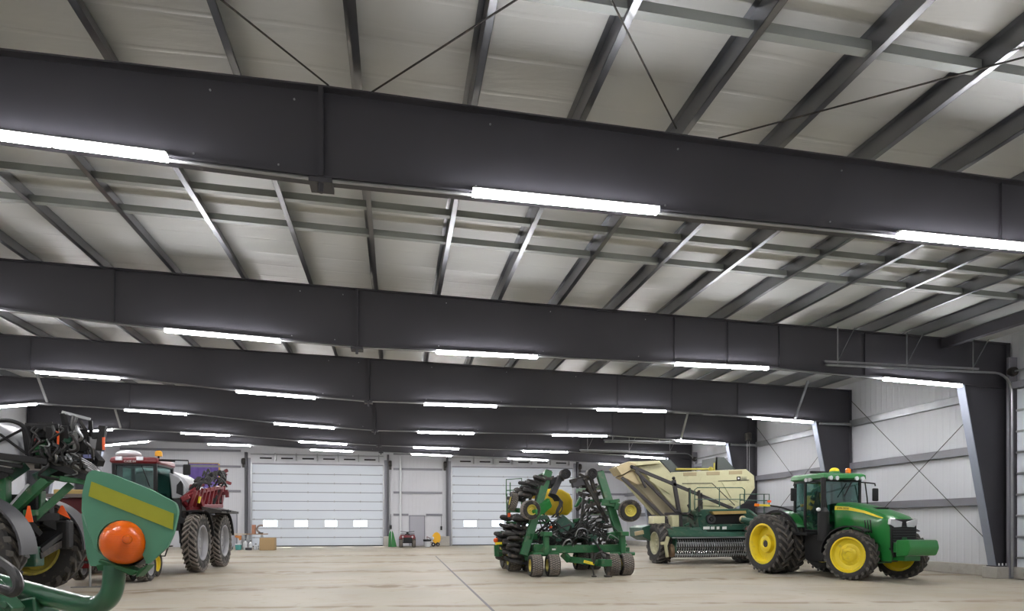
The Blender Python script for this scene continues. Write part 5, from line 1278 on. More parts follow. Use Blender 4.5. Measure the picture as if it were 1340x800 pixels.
# ------------------------------------------------------------------ green sprayer at the left edge
def make_green_sprayer():
    R = random.Random(21)
    Z = lambda zx, zy, Y: at(zx / 2.858, 520 + zy / 2.858, Y)
    U = lambda zx, zy, Y: at(zx / 7.275, 530 + zy / 7.275, Y)
    L = lambda zx, zy, Y: at(zx / 4.71, 630 + zy / 4.71, Y)
    O = V((-8.9, 16.6, 0)); B = lambda: MB(O)
    T = thing('green_sprayer', 'green sprayer with yellow wheels and black boom rack cut by the left photo edge', 'sprayer', O)
    yw = 17.75; c = at(46, 716, yw); Rw = 1.08
    for (y, dx) in ((yw, 0), (yw - 3.0, .15)):
        cc = (c.x + dx, y, Rw)
        wheel(T, 'rear_wheel', cc, Rw, .55, Rw * .60, None, -1 if y == yw else 1, 22, 'ag', 'rubber', 'pale_yellow', O, hub=.25, dish=-.1)
        f = B(); arc_fender(f, cc, Rw + .10, -2, 100, -.30, .30, .045, lip=.1); fo = f.build('fender', M['grey_plastic'], T)
        f = B(); f.bar((cc[0] + .05, cc[1] - .05, Rw + .1), (cc[0] + .2, cc[1] - .05, 2.2), .1); f.build('fender_bracket', M['black'], fo)
    # front wheels out of frame
    for y in (yw, yw - 3.0):
        wheel(T, 'front_wheel', (c.x - 3.6, y, Rw), Rw, .55, Rw * .6, None, -1 if y == yw else 1, 22, 'ag', 'rubber', 'pale_yellow', O)
    f = B(); f.cyl((c.x, yw - 3.0, Rw), (c.x, yw, Rw), .12); f.cyl((c.x - 3.6, yw - 3.0, Rw), (c.x - 3.6, yw, Rw), .12); f.bx(c.x - 4.6, c.x + .5, yw - 2.0, yw - 1.0, 1.05, 1.5); f.build('chassis', M['dark_iron'], T, bevel=.02)
    ym = yw - 1.5
    # links and hitch box between the wheels
    f = B(); p = L(168, 465, ym); f.bx(p.x - .26, p.x + .26, ym - .2, ym + .2, p.z - .22, p.z + .22); f.build('hitch_box', M['dark_green'], T, bevel=.03)
    f = B(); f.cyl(L(168, 465, ym - .25), L(168, 465, ym - .1), .05); f.build('hitch_pin', M['galv'], T)
    for (a, b, w, m, Y0, Y1) in (((230, 460), (430, 350), .16, 'dark_iron', ym, yw - .3), ((240, 430), (440, 280), .12, 'black', ym, yw - .3), ((120, 260), (420, 250), .16, 'black', ym, yw), ((70, 280), (140, 400), .16, 'dark_iron', ym, ym), ((130, 210), (240, 330), .14, 'black', ym, ym + .4), ((250, 240), (430, 330), .2, 'black', ym + .5, yw - .3), ((90, 230), (360, 220), .18, 'black', ym, ym + .5), ((160, 300), (240, 300), .2, 'pale_yellow', ym + .6, ym + .6)):
        B().bar(L(*a, Y0), L(*b, Y1), w, w).build('linkage_bar', M[m], T, bevel=.015)
    f = B(); p = L(100, 330, ym + .3); f.lathe(p, [(.0, -.2), (.33, -.2), (.36, -.1), (.36, .1), (.33, .2), (0, .2)], 'y', 24); f.build('drive_motor', M['dark_iron'], T)
    f = B(); f.cyl(L(165, 330, ym - .3), L(163, 400, ym - .3), .03); f.cyl(L(172, 255, ym - .3), L(168, 330, ym - .3), .02); pole = f.build('sign_pole', M['galv'], T)
    def smv(pts, Y, nm):
        f = B(); f.prism([L(x, y, Y) for x, y in pts], (0, .012, 0)); return tag(f.build(nm, M['orange_refl'], T, smooth=False), 'orange triangle sign')
    smv(((148, 252), (204, 252), (184, 152), (170, 152)), ym - .35, 'warning_triangle'); smv(((352, 196), (432, 232), (388, 150), (376, 150)), yw - .9, 'warning_triangle')
    for (x0, y0, x1, y1, dep) in ((60, 240, 420, 420, .75), (230, 120, 300, 300, .6), (-20, 130, 120, 330, .7)):
        a, b = L(x0, y0, ym + dep), L(x1, y1, ym + dep)
        B().bx(a.x, b.x, ym + dep, ym + dep + .3, b.z, a.z).build('dark_infill', M['black'], T, bevel=.05)  # black boxes added to darken the space between the wheels
    # green frame and lift arms
    for (a, b, w, Y0, Y1) in (((40, 215), (290, -10), .17, ym, ym), ((0, 130), (44, 215), .18, ym, ym), ((20, -20), (22, 215), .22, ym - .1, ym - .1), ((200, 240), (440, 20), .15, ym + .2, ym + .5), ((240, 60), (235, 190), .2, ym + .5, ym + .5), ((-60, 60), (60, -40), .2, ym, ym), ((150, 195), (230, 195), .12, ym, ym)):
        B().bar(L(*a, Y0), L(*b, Y1), w, w * 1.1).build('lift_arm', M['dull_green'], T, bevel=.015)
    B().bar(L(70, 145, ym - .2), L(180, 20, ym - .2), .05, .05).build('lift_cylinder', M['chrome'], T)
    B().bar(L(0, 130, ym + .4), L(240, 130, ym + .4), .22, .35).build('boom_cradle', M['black'], T, bevel=.02)
    for (a, b, w, m) in (((470, 690), (640, 720), .10, 'dull_green'), ((560, 700), (820, 740), .12, 'dull_green'), ((360, 790), (480, 700), .16, 'dull_green'), ((330, 690), (520, 600), .16, 'dark_green'), ((370, 450), (450, 370), .2, 'dull_green'), ((60, 700), (240, 580), .2, 'dark_green'), ((640, 330), (690, 420), .15, 'dark_green')):
        B().bar(U(*a, ym), U(*b, ym + .3), w, w).build('rack_arm', M[m], T, bevel=.015)
    # white tank with black strapping at the far left
    f = B(); tx0, tx1 = U(-420, 300, 16.9).x, U(285, 300, 16.9).x; zt, zb = U(0, 165, 16.6).z, U(0, 560, 16.6).z
    pts = [(tx0, zb), (tx1 + .12, zb), (tx1 + .02, zb + (zt - zb) * .5), (tx1 - .12, zt - .25), (tx1 - .45, zt - .03), (tx1 - 1.0, zt), (tx0, zt)]
    f.loft([[V((x, y, z)) for x, z in pts] for y in (16.3, 18.6)]); tk = f.build('spray_tank', M['grey_poly'], T, bevel=.08, angle=50)
    for (pa, w) in ((((-100, 160), (60, 150), (160, 170), (235, 220), (280, 330), (300, 490)), .05), (((-100, 390), (0, 345), (230, 225)), .03), (((0, 280), (160, 400), (290, 495)), .03)):
        B().tube([U(*p, 16.22) for p in pa], w, 6, 4).build('tank_strap', M['black'], tk)
    for (a, b, w) in (((-80, 480), (460, 545), .15), ((-60, 545), (220, 590), .09), ((-60, 600), (130, 640), .12), ((-100, 700), (60, 640), .2)):
        B().bar(U(*a, 15.9), U(*b, 16.1), w, w).build('boom_tube', M['black'], T, bevel=.02)
    # black boom rack: posts, rails, valves and hoses
    yr = 16.3
    for (a, b, w, m) in (((590, 70), (860, 140), .07, 'galv'), ((700, 100), (670, 240), .06, 'galv'), ((730, 110), (690, 250), .05, 'galv'), ((600, 80), (640, 260), .10, 'black'), ((720, 180), (760, 260), .06, 'galv'), ((760, 150), (850, 300), .06, 'dark_iron'), ((860, 150), (870, 300), .08, 'black'), ((300, 215), (560, 205), .12, 'black'), ((270, 240), (300, 480), .18, 'black'), ((240, 190), (420, 200), .08, 'black'), ((350, 180), (500, 170), .05, 'black'), ((480, 210), (490, 440), .14, 'black'), ((620, 200), (640, 440), .18, 'black'), ((560, 240), (640, 260), .08, 'lens_white'), ((720, 250), (715, 430), .10, 'galv'), ((800, 250), (790, 440), .12, 'black'), ((300, 500), (560, 450), .05, 'dark_iron'), ((440, 510), (840, 660), .10, 'dark_iron'), ((680, 460), (900, 600), .05, 'galv'), ((740, 500), (940, 660), .05, 'galv'), ((640, 440), (900, 540), .06, 'dark_iron'), ((860, 430), (960, 640), .05, 'galv'), ((530, 565), (600, 568), .06, 'lens_white'), ((460, 560), (840, 700), .14, 'black')):
        B().bar(U(*a, yr), U(*b, yr + .1), w, w).build('rack_bar', M[m], T, bevel=.008)
    for (x0, y0, x1, y1, m) in ((270, 200, 560, 330, 'black'), (480, 240, 560, 430, 'black'), (300, 330, 480, 470, 'dark_iron'), (580, 280, 720, 440, 'black'), (720, 300, 870, 460, 'black'), (420, 500, 640, 610, 'black'), (640, 560, 830, 680, 'dark_iron'), (640, 170, 700, 290, 'black')):
        a, b = U(x0, y0, yr + .5), U(x1, y1, yr + .5)
        B().bx(a.x, b.x, yr + .4, yr + 1.0, b.z, a.z).build('valve_block', M[m], T, bevel=.03)
    for (x0, y0, x1, y1, dep) in ((255, 190, 440, 480, .9), (440, 210, 640, 440, .8), (640, 250, 900, 440, .8), (330, 440, 640, 560, .7), (600, 470, 900, 640, .9), (420, 560, 700, 700, 1.1)):
        a, b = U(x0, y0, yr + dep), U(x1, y1, yr + dep)
        B().bx(a.x, b.x, yr + dep, yr + dep + .25, b.z, a.z).build('rack_panel', M['black'], T, bevel=.03)
    for n in range(22):
        x = R.uniform(290, 850); y = R.uniform(190, 620)
        Y = yr + R.uniform(0, .5); s = R.uniform(.05, .11)
        B().box(U(x, y, Y), (s * R.uniform(1, 2), s, s * R.uniform(.7, 1.8))).build('valve', M[('black', 'dark_iron', 'black', 'galv')[n % 4]], T, bevel=.012)
    for n in range(26):
        x = R.uniform(300, 840); y = R.uniform(200, 560); Y = yr - R.uniform(.05, .3)
        B().tube([U(x, y, Y), U(x + R.uniform(-40, 60), y + R.uniform(20, 70), Y - .05), U(x + R.uniform(-80, 90), y + R.uniform(60, 150), Y), U(x + R.uniform(-120, 140), y + R.uniform(100, 180), Y + .15)], R.choice((.018, .025, .035)), 6, 4).build('rack_hose', M['hose' if n % 5 else 'galv'], T)
    for n in range(7):
        B().tube([U(640 + n * 18, 440 + n * 14, yr - .1), U(760 + n * 14, 500 + n * 16, yr - .2), U(880 + n * 8, 570 + 14 * n, yr - .1), U(960, 660 + n * 8, yr)], .02, 6, 4).build('rack_hose', M['dark_iron' if n % 2 else 'galv'], T)
    for pts in (((548, 270), (566, 270), (562, 415), (546, 415)), ((976, 310), (1000, 310), (1000, 430), (978, 430)), ((510, 240), (575, 262), (575, 272), (510, 256))):
        f = B(); f.prism([U(x, y, yr - .12) for x, y in pts], (0, -.02, 0)); f.build('red_reflector', M['orange_refl'], T, smooth=False)
    B().box(U(348, 325, yr - .1), (.09, .05, .14)).build('red_knob', M['case_red'], T, bevel=.02)
    B().bx(U(820, 465, yr).x, U(900, 490, yr).x, yr - .15, yr - .1, U(0, 500, yr).z, U(0, 465, yr).z).build('blue_manifold', mat('blue_plastic', (.10, .11, .25), .5), T, smooth=False)
    f = B(); f.bar(U(950, 440, yr), U(985, 200, yr), .14, .14); f.bar(U(880, 300, yr), U(985, 290, yr), .12, .14); f.bar(U(860, 440, yr + .3), U(960, 560, yr), .16, .16); f.build('rack_end', M['black'], T, bevel=.01)
make_green_sprayer()

# ------------------------------------------------------------------ marker arm in front of the lens side
def make_marker():
    d0 = 2.2
    F = V((SY, CY, 0)); Rt = V((CY, -SY, 0))
    def D(x, y, d=d0): return Rt * ((x - 670) / FPX * d) + F * d + V((0, 0, CAM_H + (HOR - y) / FPX * d))
    Q = lambda zx, zy, d=d0: D(90 + zx / 4, 600 + zy / 4, d)
    foot = D(-230, 700, 2.35); O = V((foot.x, foot.y, 0)); B = lambda: MB(O)
    T = thing('marker_arm', 'large green clearance marker plate with yellow strip and amber lamp on bent tube', 'marker', O)
    cut = []
    for k in range(0, 15):
        a = math.radians(200 - k * (200 + 30) / 14)
        cut.append((275 + 128 * math.cos(a), 445 - 122 * math.sin(a)))
    outer = rounded([V((x, y, 0)) for x, y in ((100, 70), (125, 58), (215, 78), (430, 165), (560, 232), (572, 280), (548, 392), (515, 465), (410, 560))], 22, 4)
    outl = [(p.x, p.y) for p in outer] + [(405, 548)] + cut[::-1][0:0] 
    pl = [(p.x, p.y) for p in rounded([V((x, y, 0)) for x, y in ((66, 285), (70, 180), (95, 80), (125, 60), (215, 80), (430, 165), (560, 235), (572, 280), (548, 392), (515, 465), (412, 558))], 16, 4)]
    pl = pl + [(404, 545)] + [p for p in cut[::-1]] + [(130, 465)]
    # the outline is not convex: build it as a triangulated plate
    def plate(pts, t, m, nm, par, d=d0):
        bm = bmesh.new(); vs = [bm.verts.new(Q(x, y, d) - O) for x, y in pts]
        f = bm.faces.new(vs)
        r = bmesh.ops.extrude_face_region(bm, geom=[f])
        for g in r['geom']:
            if isinstance(g, bmesh.types.BMVert): g.co += F * t
        bmesh.ops.triangulate(bm, faces=[q for q in bm.faces if len(q.verts) > 4]); bmesh.ops.recalc_face_normals(bm, faces=bm.faces)
        me = bpy.data.meshes.new(nm); bm.to_mesh(me); bm.free(); me.materials.append(m)
        o = bpy.data.objects.new(nm, me); COL.objects.link(o); o.parent = par; return o
    M['plate'] = mat('matte_sea_green_paint', (.092, .285, .18), .6, 0, .05, 8)
    p_ = plate(pl, .012, M['plate'], 'marker_plate', T)
    plate([(120, 122), (551, 290), (545, 374), (105, 198)], -.002, mat('yellow_reflective_strip', (.40, .415, .03), .5, 0, .1, 20), 'yellow_strip', p_, d0 - .0015)
    plate([(66, 288), (130, 465), (160, 500), (215, 535), (180, 565), (115, 565), (95, 520)], .035, M['plate'], 'side_wing', p_, d0 + .015)
    c = Q(274, 441, d0 - .01); r = 117 / 4 / FPX * d0
    rot = Matrix(((Rt.x, F.x, 0), (Rt.y, F.y, 0), (0, 0, 1)))
    b = B(); b.lathe(c, [(0, -.042), (r * .3, -.041), (r * .62, -.033), (r * .86, -.017), (r * .97, .0), (r, .02), (r * .98, .05), (0, .05)], 'y', 40, rot)
    lamp = b.build('amber_lamp', M['amber_big'], T, angle=60)
    cc = Q(302, 425, d0 - .052); b = B(); b.lathe(cc, [(0, -.006), (r * .14, -.005), (r * .19, .0), (r * .21, .006), (r * .19, .01)], 'y', 24, rot); b.build('lens_knob', M['amber_big'], lamp)
    b = B(); b.lathe(c + F * .05, [(r * 1.05, -.02), (r * 1.09, -.02), (r * 1.09, .05), (0, .05)], 'y', 36, rot); b.build('lamp_housing', M['dark_iron'], lamp)
    b = B(); b.prism([Q(160, 527), Q(350, 590), Q(352, 606), Q(325, 615), Q(150, 545)], F * .06); b.prism([Q(355, 590), Q(412, 556), Q(400, 575), Q(350, 625)], F * .05); b.prism([Q(140, 560), Q(200, 545), Q(210, 590), Q(150, 590)], F * .03)
    b.build('bracket', M['dull_green'], T, bevel=.004)
    b = B(); b.tube([Q(237, 560, d0 + .03), Q(236, 640, d0 + .03), Q(222, 705, d0 + .03), Q(185, 752, d0 + .04), Q(120, 775, d0 + .05), Q(0, 752, d0 + .07), Q(-360, 658, d0 + .13), Q(-900, 520, d0 + .2), (foot.x, foot.y, foot.z)], [.035] * 49, 18, 6); b.build('bent_tube', M['tube_green'], T)
    b = B(); b.bx(foot.x - .08, foot.x + .08, foot.y - .08, foot.y + .08, .04, 1.75); b.bx(foot.x - .35, foot.x + .35, foot.y - .4, foot.y + .4, 0, .05); b.bar(V((foot.x, foot.y, 1.22)), D(62, 792, 2.3), .11, .07); b.build('bar_on_added_post', M['tube_green'], T, bevel=.008)  # unseen post and foot added to hold up the tube and bar
    b = B(); b.bar(D(-40, 730, 2.25), D(22, 800, 2.2), .05, .03); b.cyl(D(4, 792, 2.16), D(4, 792, 2.2), .014, n=6); b.build('gusset', M['tube_green'], T, bevel=.004)
    b = B(); b.tube([D(-60, 690, 2.2), D(-5, 732, 2.15), D(18, 750, 2.12), D(24, 768, 2.1), D(16, 776, 2.1), D(0, 771, 2.1), D(-50, 765, 2.15)], .016, 10, 6); b.build('black_hose', M['hose'], T)
def amber_big():
    m = mat('amber_lens_moulded', (.92, .15, .003), .2, coat=.4)
    nt = m.node_tree; b = nt.nodes['Principled BSDF']
    b.inputs['Subsurface Weight'].default_value = .0
    tc = nt.nodes.new('ShaderNodeTexCoord'); w = nt.nodes.new('ShaderNodeTexWave'); w.wave_type = 'BANDS'; w.bands_direction = 'Z'; w.inputs['Scale'].default_value = 40
    nt.links.new(tc.outputs['Object'], w.inputs['Vector'])
    bp = nt.nodes.new('ShaderNodeBump'); bp.inputs['Strength'].default_value = .12; bp.inputs['Distance'].default_value = .002
    nt.links.new(w.outputs['Fac'], bp.inputs['Height']); nt.links.new(bp.outputs['Normal'], b.inputs['Normal'])
    return m
M['amber_big'] = amber_big()
M['tube_green'] = mat('glossy_green_tube', (.014, .10, .045), .28, 0, .08, 5, coat=.5)
make_marker()
# ------------------------------------------------------------------ things at the far wall
def far_things():
    ya = 47.6
    G = lambda zx, zy, Y: at(490 + zx / 11.43, 660 + zy / 11.43, Y)
    T6 = lambda zx, zy, Y: at(280 + zx / 11.43, 660 + zy / 11.43, Y)
    # quad bike
    c = G(495, 600, ya); O = V((c.x, ya, 0)); B = lambda: MB(O)
    T = thing('quad_bike', 'dark red quad bike parked nose out before the grey walk door', 'quad bike', O)
    for (x, y) in ((-.46, 0), (.46, 0), (-.46, 1.2), (.46, 1.2)):
        wheel(T, 'wheel', (O.x + x, ya + y, .31), .31, .26, .15, RX, 1 if x < 0 else -1, 16, 'block', 'dusty_rubber', 'galv', O)
    b = B(); b.loft([[V((O.x + x, ya + y, z)) for (x, z) in ((-.62 * k, z0), (.62 * k, z0), (.5 * k, z1), (-.5 * k, z1))] for y, k, z0, z1 in ((-.35, .8, .62, .78), (-.1, 1, .62, .92), (.4, .6, .62, .88), (1.0, 1.0, .66, .9), (1.5, .9, .66, .86))]); b.build('body', M['case_red'], T, bevel=.03)
    b = B(); b.bx(O.x - .32, O.x + .32, ya - .38, ya - .2, .35, .72); b.bar((O.x, ya - .2, .4), (O.x, ya + 1.3, .4), .3, .2); b.bar((O.x - .4, ya - .02, .33), (O.x + .4, ya - .02, .33), .07); b.build('bumper', M['black'], T, bevel=.02)
    for s in (-1, 1): B().cyl((O.x + s * .34, ya - .36, .76), (O.x + s * .34, ya - .28, .77), .07).build('head_lamp', M['lens_white'], T)
    b = B()
    for x in (-.45, -.2, .2, .45): b.bar((O.x + x, ya - .3, .97), (O.x + x, ya + .2, .98), .03)
    b.bar((O.x - .5, ya - .3, .97), (O.x + .5, ya - .3, .97), .03); b.bar((O.x - .5, ya + .2, .98), (O.x + .5, ya + .2, .98), .03); b.build('front_rack', M['black'], T)
    b = B(); b.tube([(O.x - .5, ya + .5, 1.14), (O.x - .2, ya + .42, 1.12), (O.x, ya + .4, 1.08), (O.x + .2, ya + .42, 1.12), (O.x + .5, ya + .5, 1.14)], .025, 6); b.bx(O.x - .09, O.x + .09, ya + .33, ya + .48, .95, 1.12); b.build('handlebar', M['black'], T)
    MB(O).bx(O.x - .16, O.x + .16, ya + .6, ya + 1.3, .85, .98).build('seat', M['black'], T, bevel=.04)
    # green divider points
    for pts, lab, yy in ((((205, 645), (250, 645), (252, 420), (232, 400), (212, 470)), 'green pointed crop divider leaning left beside the post', 48.6), (((250, 650), (335, 645), (285, 440), (268, 405), (262, 420)), 'green pointed crop divider standing nearest the quad bike', 48.2)):
        f = [G(x, y, yy) for x, y in pts]; zmin = min(p.z for p in f)
        for p in f: p.z -= zmin
        o = MB((f[0].x, yy, 0)); top = max(f, key=lambda p: p.z)
        o.loft([f, [p + V((0, .35 if p.z < .5 else .1, 0)) for p in f]])
        tag(o.build('crop_divider', M['jd_green'], smooth=False, bevel=.02), lab, 'crop divider')
    # white pail, yellow seat trolley
    p = G(790, 630, 48.4); O = V((p.x, 48.4, 0))
    T = thing('pail', 'white pail with black rim standing left of the yellow shield', 'pail', O)
    MB(O).lathe(O, [(0, 0), (.2, 0), (.24, .40), (.22, .40), (.19, .02), (0, .02)], 'z', 20).build('bucket', M['white_poly'], T)
    MB(O).lathe(O, [(.24, .40), (.30, .42), (.30, .55), (.0, .56)], 'z', 20).build('rim', M['black'], T)
    p = G(905, 620, 48.9); O = V((p.x, 48.9, 0)); B = lambda: MB(O)
    T = thing('yard_cart', 'small cart with round yellow shield tilted up beside the white pail', 'cart', O)
    q = G(928, 508, 48.9); B().lathe(q, [(0, -.03), (.38, -.03), (.40, 0), (.38, .03), (0, .03)], 'y', 24, Matrix.Rotation(.3, 3, 'Z') @ Matrix.Diagonal((.85, 1, 1.1))).build('yellow_shield', mat('orange_yellow_paint', (.75, .40, .02), .5), T)
    b = B(); b.bar(q - V((0, -.05, .3)), (O.x - .6, 48.9, .75), .05); b.bar((O.x - .6, 48.9, .75), (O.x - .5, 48.9, .1), .04); b.bar(q - V((0, -.05, .3)), (O.x + .2, 48.9, .1), .05); b.bar((O.x - .5, 48.9, .3), (O.x + .2, 48.9, .3), .04); b.build('frame', M['dull_red'], T)
    for x in (-.12, .2): B().lathe((O.x + x, 48.85, .16), [(.05, -.05), (.14, -.05), (.16, 0), (.14, .05), (.05, .05)], 'y', 16).build('wheel', M['grey_rubber'], T)
    B().sphere((O.x - .2, 48.8, .62), .13).build('white_ball', M['white_poly'], T)
    # concrete stubs beside the doors
    for zx, lab in ((182, 'concrete stub at the right foot of the left overhead door'), (1045, 'concrete stub at the left foot of the right overhead door')):
        p = G(zx, 640, WALL_Y - .35); w = .22 if zx < 500 else .4
        o = MB((p.x, WALL_Y - .35, 0)).bx(p.x - w, p.x + w, WALL_Y - .6, WALL_Y - .15, 0, .75).build('concrete_stub', M['conc'], bevel=.04); tag(o, lab, 'stub')
    # white downpipe
    p = G(390, 200, WALL_Y - .15); o = MB((p.x, WALL_Y - .15, 0)).cyl((p.x, WALL_Y - .15, .02), (p.x, WALL_Y - .15, 6.9), .085, n=12)
    o.cyl((p.x, WALL_Y - .15, 3.0), (p.x, WALL_Y - .15, 3.12), .1, n=12); tag(o.build('drain_pipe', M['white_poly']), 'white pipe running up the far wall behind the quad bike', 'pipe')
    # wires and switch boxes
    for zx, zt, zb, lab in ((1000, 150, 360, 'small dark control box on a cable left of the right overhead door'), (245, 150, 345, 'small dark control box on a cable right of the left overhead door')):
        a, b = G(zx, zt, WALL_Y - .1), G(zx, zb, WALL_Y - .1)
        T = thing('control_box', lab, 'control box', (b.x, WALL_Y - .1, b.z)); O = T.location
        MB(O).cyl(a, b, .015, n=6).build('cable', M['black'], T); MB(O).box(b, (.14, .12, .3)).build('wall_mount_box', M['black'], T, bevel=.02)
    # bench made of planks, and what is on and around it
    yb = 45.4
    p0, p1 = T6(130, 432, yb), T6(440, 452, yb); q0, q1 = T6(445, 470, yb), T6(800, 466, yb)
    zt = (p0.z + q1.z) / 2
    O = V(((p0.x + q1.x) / 2, yb, 0)); B = lambda: MB(O)
    T = thing('plank_bench', 'long plank bench on trestles before the left overhead door', 'bench', O)
    B().bar(V((p0.x, yb, zt)), V((q0.x + .2, yb, zt)), .5, .06).build('pale_plank', mat('pale_plank', (.55, .46, .34), .7, 0, .2, 3), T, smooth=False)
    B().bar(V((q0.x + .2, yb, zt)), V((q1.x, yb, zt)), .5, .06).build('brown_plank', mat('brown_plank', (.26, .16, .09), .7, 0, .2, 3), T, smooth=False)
    for x in (p0.x + .4, p0.x + 1.6, q1.x - 1.5, q1.x - .35):
        for s in (-1, 1): B().bar((x - .18 * s, yb - .2, 0), (x, yb - .15, zt - .03), .06).bar((x - .18 * s, yb + .2, 0), (x, yb + .15, zt - .03), .06).build('trestle_leg', M['galv'], T, smooth=False)
    zz = zt + .032
    a, b = T6(572, 370, yb), T6(622, 460, yb)
    tag(MB((a.x, yb, zz)).bx(a.x, b.x, yb - .15, yb + .15, zz, zz + .58).build('carton', mat('red_brown_carton', (.33, .15, .09), .7), bevel=.01), 'small red brown carton standing on the plank bench', 'box')
    p = T6(705, 410, yb); c = V((p.x, yb, zz + .31)); T = thing('clamp', 'curved grey brown clamp on the right end of the plank bench', 'clamp', (p.x, yb, zz)); O = T.location
    pth = [c + V((.26 * math.cos(a_), 0, .24 * math.sin(a_))) for a_ in [math.radians(60 + 15 * k) for k in range(14)]]
    MB(O).tube(pth, .06, 8).build('jaw', mat('grey_brown_iron', (.24, .19, .17), .6, .3), T); MB(O).bx(p.x - .16, p.x + .12, yb - .1, yb + .1, zz + .002, zz + .08).build('base', M['dark_iron'], T, bevel=.01)
    # under and around
    a = T6(680, 505, 43.6); b = T6(905, 668, 43.6); w = b.x - a.x
    T = thing('cardboard_box', 'plain brown cardboard box standing on the floor right of the bench', 'box', ((a.x + b.x) / 2, 43.6, 0)); O = T.location
    h = a.z; card = mat('brown_cardboard', (.36, .245, .125), .8, 0, .06, 3)
    MB(O).bx(a.x, b.x, 43.6, 44.3, 0, h).build('carton', card, T, bevel=.01); MB(O).bx(a.x, b.x, 43.93, 43.97, h, h + .004).build('tape', M['tan'], T, smooth=False)
    p = T6(365, 600, 44.6); O = V((p.x, 44.6, 0)); T = thing('teal_pail', 'teal and white pail on the floor under the plank bench', 'pail', O)
    MB(O).lathe(O, [(0, 0), (.17, 0), (.2, .34), (.0, .34)], 'z', 18).build('bucket', mat('teal_plastic', (.06, .25, .23), .5), T); MB(O).lathe(O, [(.2, .34), (.21, .36), (.19, .40), (0, .41)], 'z', 18).build('lid', M['white_poly'], T)
    p = T6(365, 500, 45.0); T = thing('power_tool', 'orange brown power tool on an added hook at the edge of the plank bench above the teal pail', 'tool', (p.x, 45.0, .6)); O = T.location
    MB(O).prism([T6(310, 470, 45.0), T6(410, 470, 45.0), T6(405, 535, 45.0), T6(380, 545, 45.0), T6(365, 510, 45.0), T6(315, 500, 45.0)], (0, .12, 0)).build('tool_body', mat('orange_brown_tool', (.42, .16, .04), .6), T, bevel=.01); MB(O).bar(T6(360, 474, 45.06), T6(360, 455, 45.06), .03).build('added_hook', M['galv'], T)  # hook added to hold the tool up under the plank
    jug = 0
    for zx, zb, hh, lab in ((548, 640, .55, 'tall white jug under the plank bench'), (625, 640, .36, 'short white jug under the bench beside the cardboard box'), (470, 640, .62, 'slim grey white canister under the middle of the bench')):
        p = T6(zx, zb, 44.9); O = V((p.x, 44.9, 0)); T = thing('jug', lab, 'jug', O)
        MB(O).lathe(O, [(0, 0), (.12, 0), (.13, hh * .7), (.05, hh * .88), (.045, hh), (0, hh)], 'z', 16).build('bottle', M['white_poly'], T); MB(O).lathe(O + V((0, 0, hh)), [(.055, -.01), (.055, .04), (0, .04)], 'z', 12).build('cap', M['black'], T)
    p = T6(520, 640, 44.2); O = V((p.x, 44.2, 0)); T = thing('air_hose', 'coiled grey air hose on the floor in front of the jugs', 'hose', O)
    b = MB(O)
    for k in range(3): b.lathe(O + V((0, 0, .03 + k * .05)), [(.2 - .02, 0), (.2, -.025), (.22, 0), (.2, .025), (.18, 0)], 'z', 24)
    b.build('coil', M['grey_plastic'], T)
    tag(MB((T6(180, 600, 46).x, 46, 0)).bx(T6(160, 600, 45.6).x, T6(200, 600, 45.6).x, 46.0, 46.2, 0, 1.05).build('board', mat('pale_blue_sheet', (.5, .58, .72), .5), bevel=.01), 'narrow pale blue board standing left under the bench', 'board')
    # purple sheet hanging on the far wall
    a, b = at(247, 607, WALL_Y - .1), at(286, 652, WALL_Y - .1)
    T = thing('banner', 'purple cloth banner with an orange edge hanging on the far wall', 'banner', ((a.x + b.x) / 2, WALL_Y - .1, b.z)); O = T.location
    rings = []; n = 16
    for k in range(n + 1):
        x = a.x + (b.x - a.x) * k / n; w = .05 * math.sin(k * 1.9)
        rings.append([V((x, WALL_Y - .12 + w, b.z)), V((x, WALL_Y - .11 + w, b.z)), V((x, WALL_Y - .10, a.z)), V((x, WALL_Y - .11, a.z))])
    MB(O).loft(rings).build('cloth', mat('purple_cloth', (.13, .085, .30), .8, 0, .25, 2), T)
    MB(O).bar(V((b.x + .03, WALL_Y - .1, b.z)), V((b.x + .03, WALL_Y - .1, a.z)), .12, .03).build('orange_edge', mat('orange_trim', (.55, .3, .08), .7), T); MB(O).bar(V((a.x, WALL_Y - .09, a.z + .03)), V((b.x, WALL_Y - .09, a.z + .03)), .03, .1).build('banner_header', mat('tan_trim', (.35, .24, .13), .7), T)  # plain header strip along the top of the cloth, no rail
far_things()

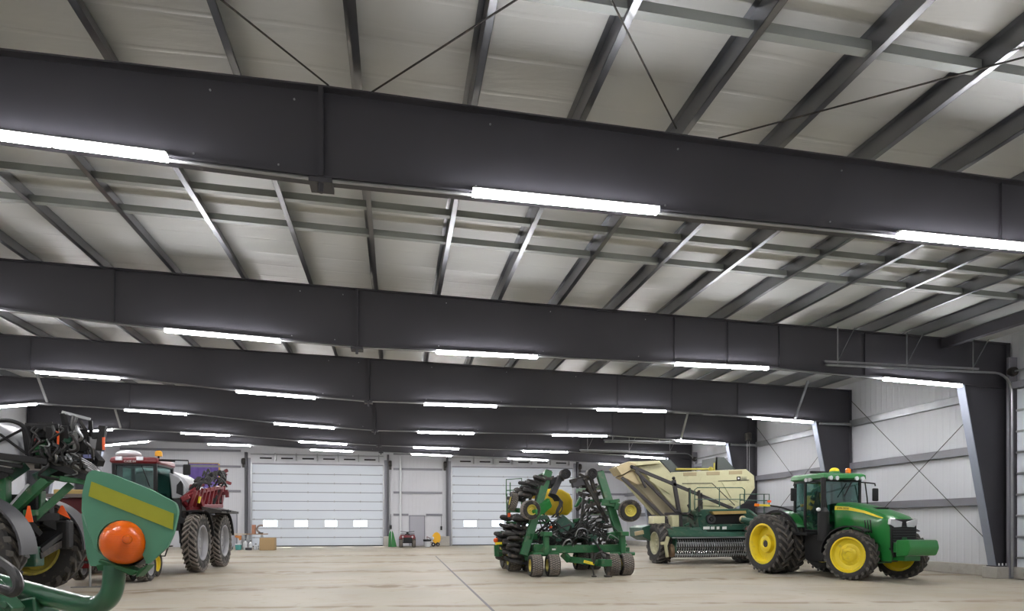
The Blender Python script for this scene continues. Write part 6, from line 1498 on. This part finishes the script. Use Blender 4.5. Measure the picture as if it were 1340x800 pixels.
# small dark chain hoist hanging on the right side of the third bay
p = at(979, 572, FY[4] - .6)
T = thing('chain_hoist', 'small dark chain hoist hanging high by the fourth right column', 'hoist', (p.x, p.y, p.z - 1.9)); O = T.location
MB(O).box(p, (.28, .3, .42)).build('motor', M['dark_iron'], T, bevel=.06)
MB(O).cyl(p + V((0, 0, .2)), (p.x, p.y, ZP(p.x)), .012, n=6).build('hanging_chain', M['dark_iron'], T)
MB(O).cyl(p - V((.05, 0, .2)), p - V((.05, 0, 1.9)), .01, n=6).cyl(p - V((-.07, 0, .2)), p - V((-.07, 0, 1.8)), .01, n=6).build('hand_chain', M['galv'], T)
p = at(998, 560, FY[4] - .3); q = at(998, 720, FY[4] - .3)
tag(MB((p.x, p.y, 0)).cyl((p.x, p.y, .0), (p.x, p.y, p.z), .07, n=10).build('vent_pipe', M['white_poly']), 'white vertical pipe beside the fourth right column', 'pipe')

# ------------------------------------------------------------------ world, sun, camera
sc = bpy.context.scene
w = bpy.data.worlds.new('World'); sc.world = w; w.use_nodes = True
bg = w.node_tree.nodes['Background']; bg.inputs['Color'].default_value = (.80, .90, 1.0, 1); bg.inputs['Strength'].default_value = 7.0
sun = bpy.data.lights.new('sun', 'SUN'); sun.energy = 60; sun.angle = .01; sun.color = (1, .96, .9)
so = bpy.data.objects.new('sun', sun); COL.objects.link(so)
so.rotation_euler = V((1.35, -1.75, -1.75)).to_track_quat('-Z', 'Y').to_euler()
cam = bpy.data.cameras.new('camera'); cam.sensor_width = 36; cam.sensor_fit = 'HORIZONTAL'
cam.lens = 36 * FPX / 1340; cam.shift_y = (HOR - 400) / 1340; cam.clip_start = .05; cam.clip_end = 300
co = bpy.data.objects.new('camera', cam); COL.objects.link(co)
co.location = (0, 0, CAM_H); co.rotation_euler = (PI / 2, 0, -YAW)
sc.camera = co
sc.view_settings.view_transform = 'Standard'; sc.view_settings.look = 'None'
sc.view_settings.exposure = 0.0; sc.view_settings.gamma = 1.0; sc.view_settings.use_curve_mapping = False
sc.cycles.max_bounces = 8; sc.cycles.diffuse_bounces = 5; sc.cycles.glossy_bounces = 4; sc.cycles.transparent_max_bounces = 12
sc.cycles.sample_clamp_indirect = 6; sc.cycles.caustics_reflective = False; sc.cycles.caustics_refractive = False
sc.cycles.use_denoising = True
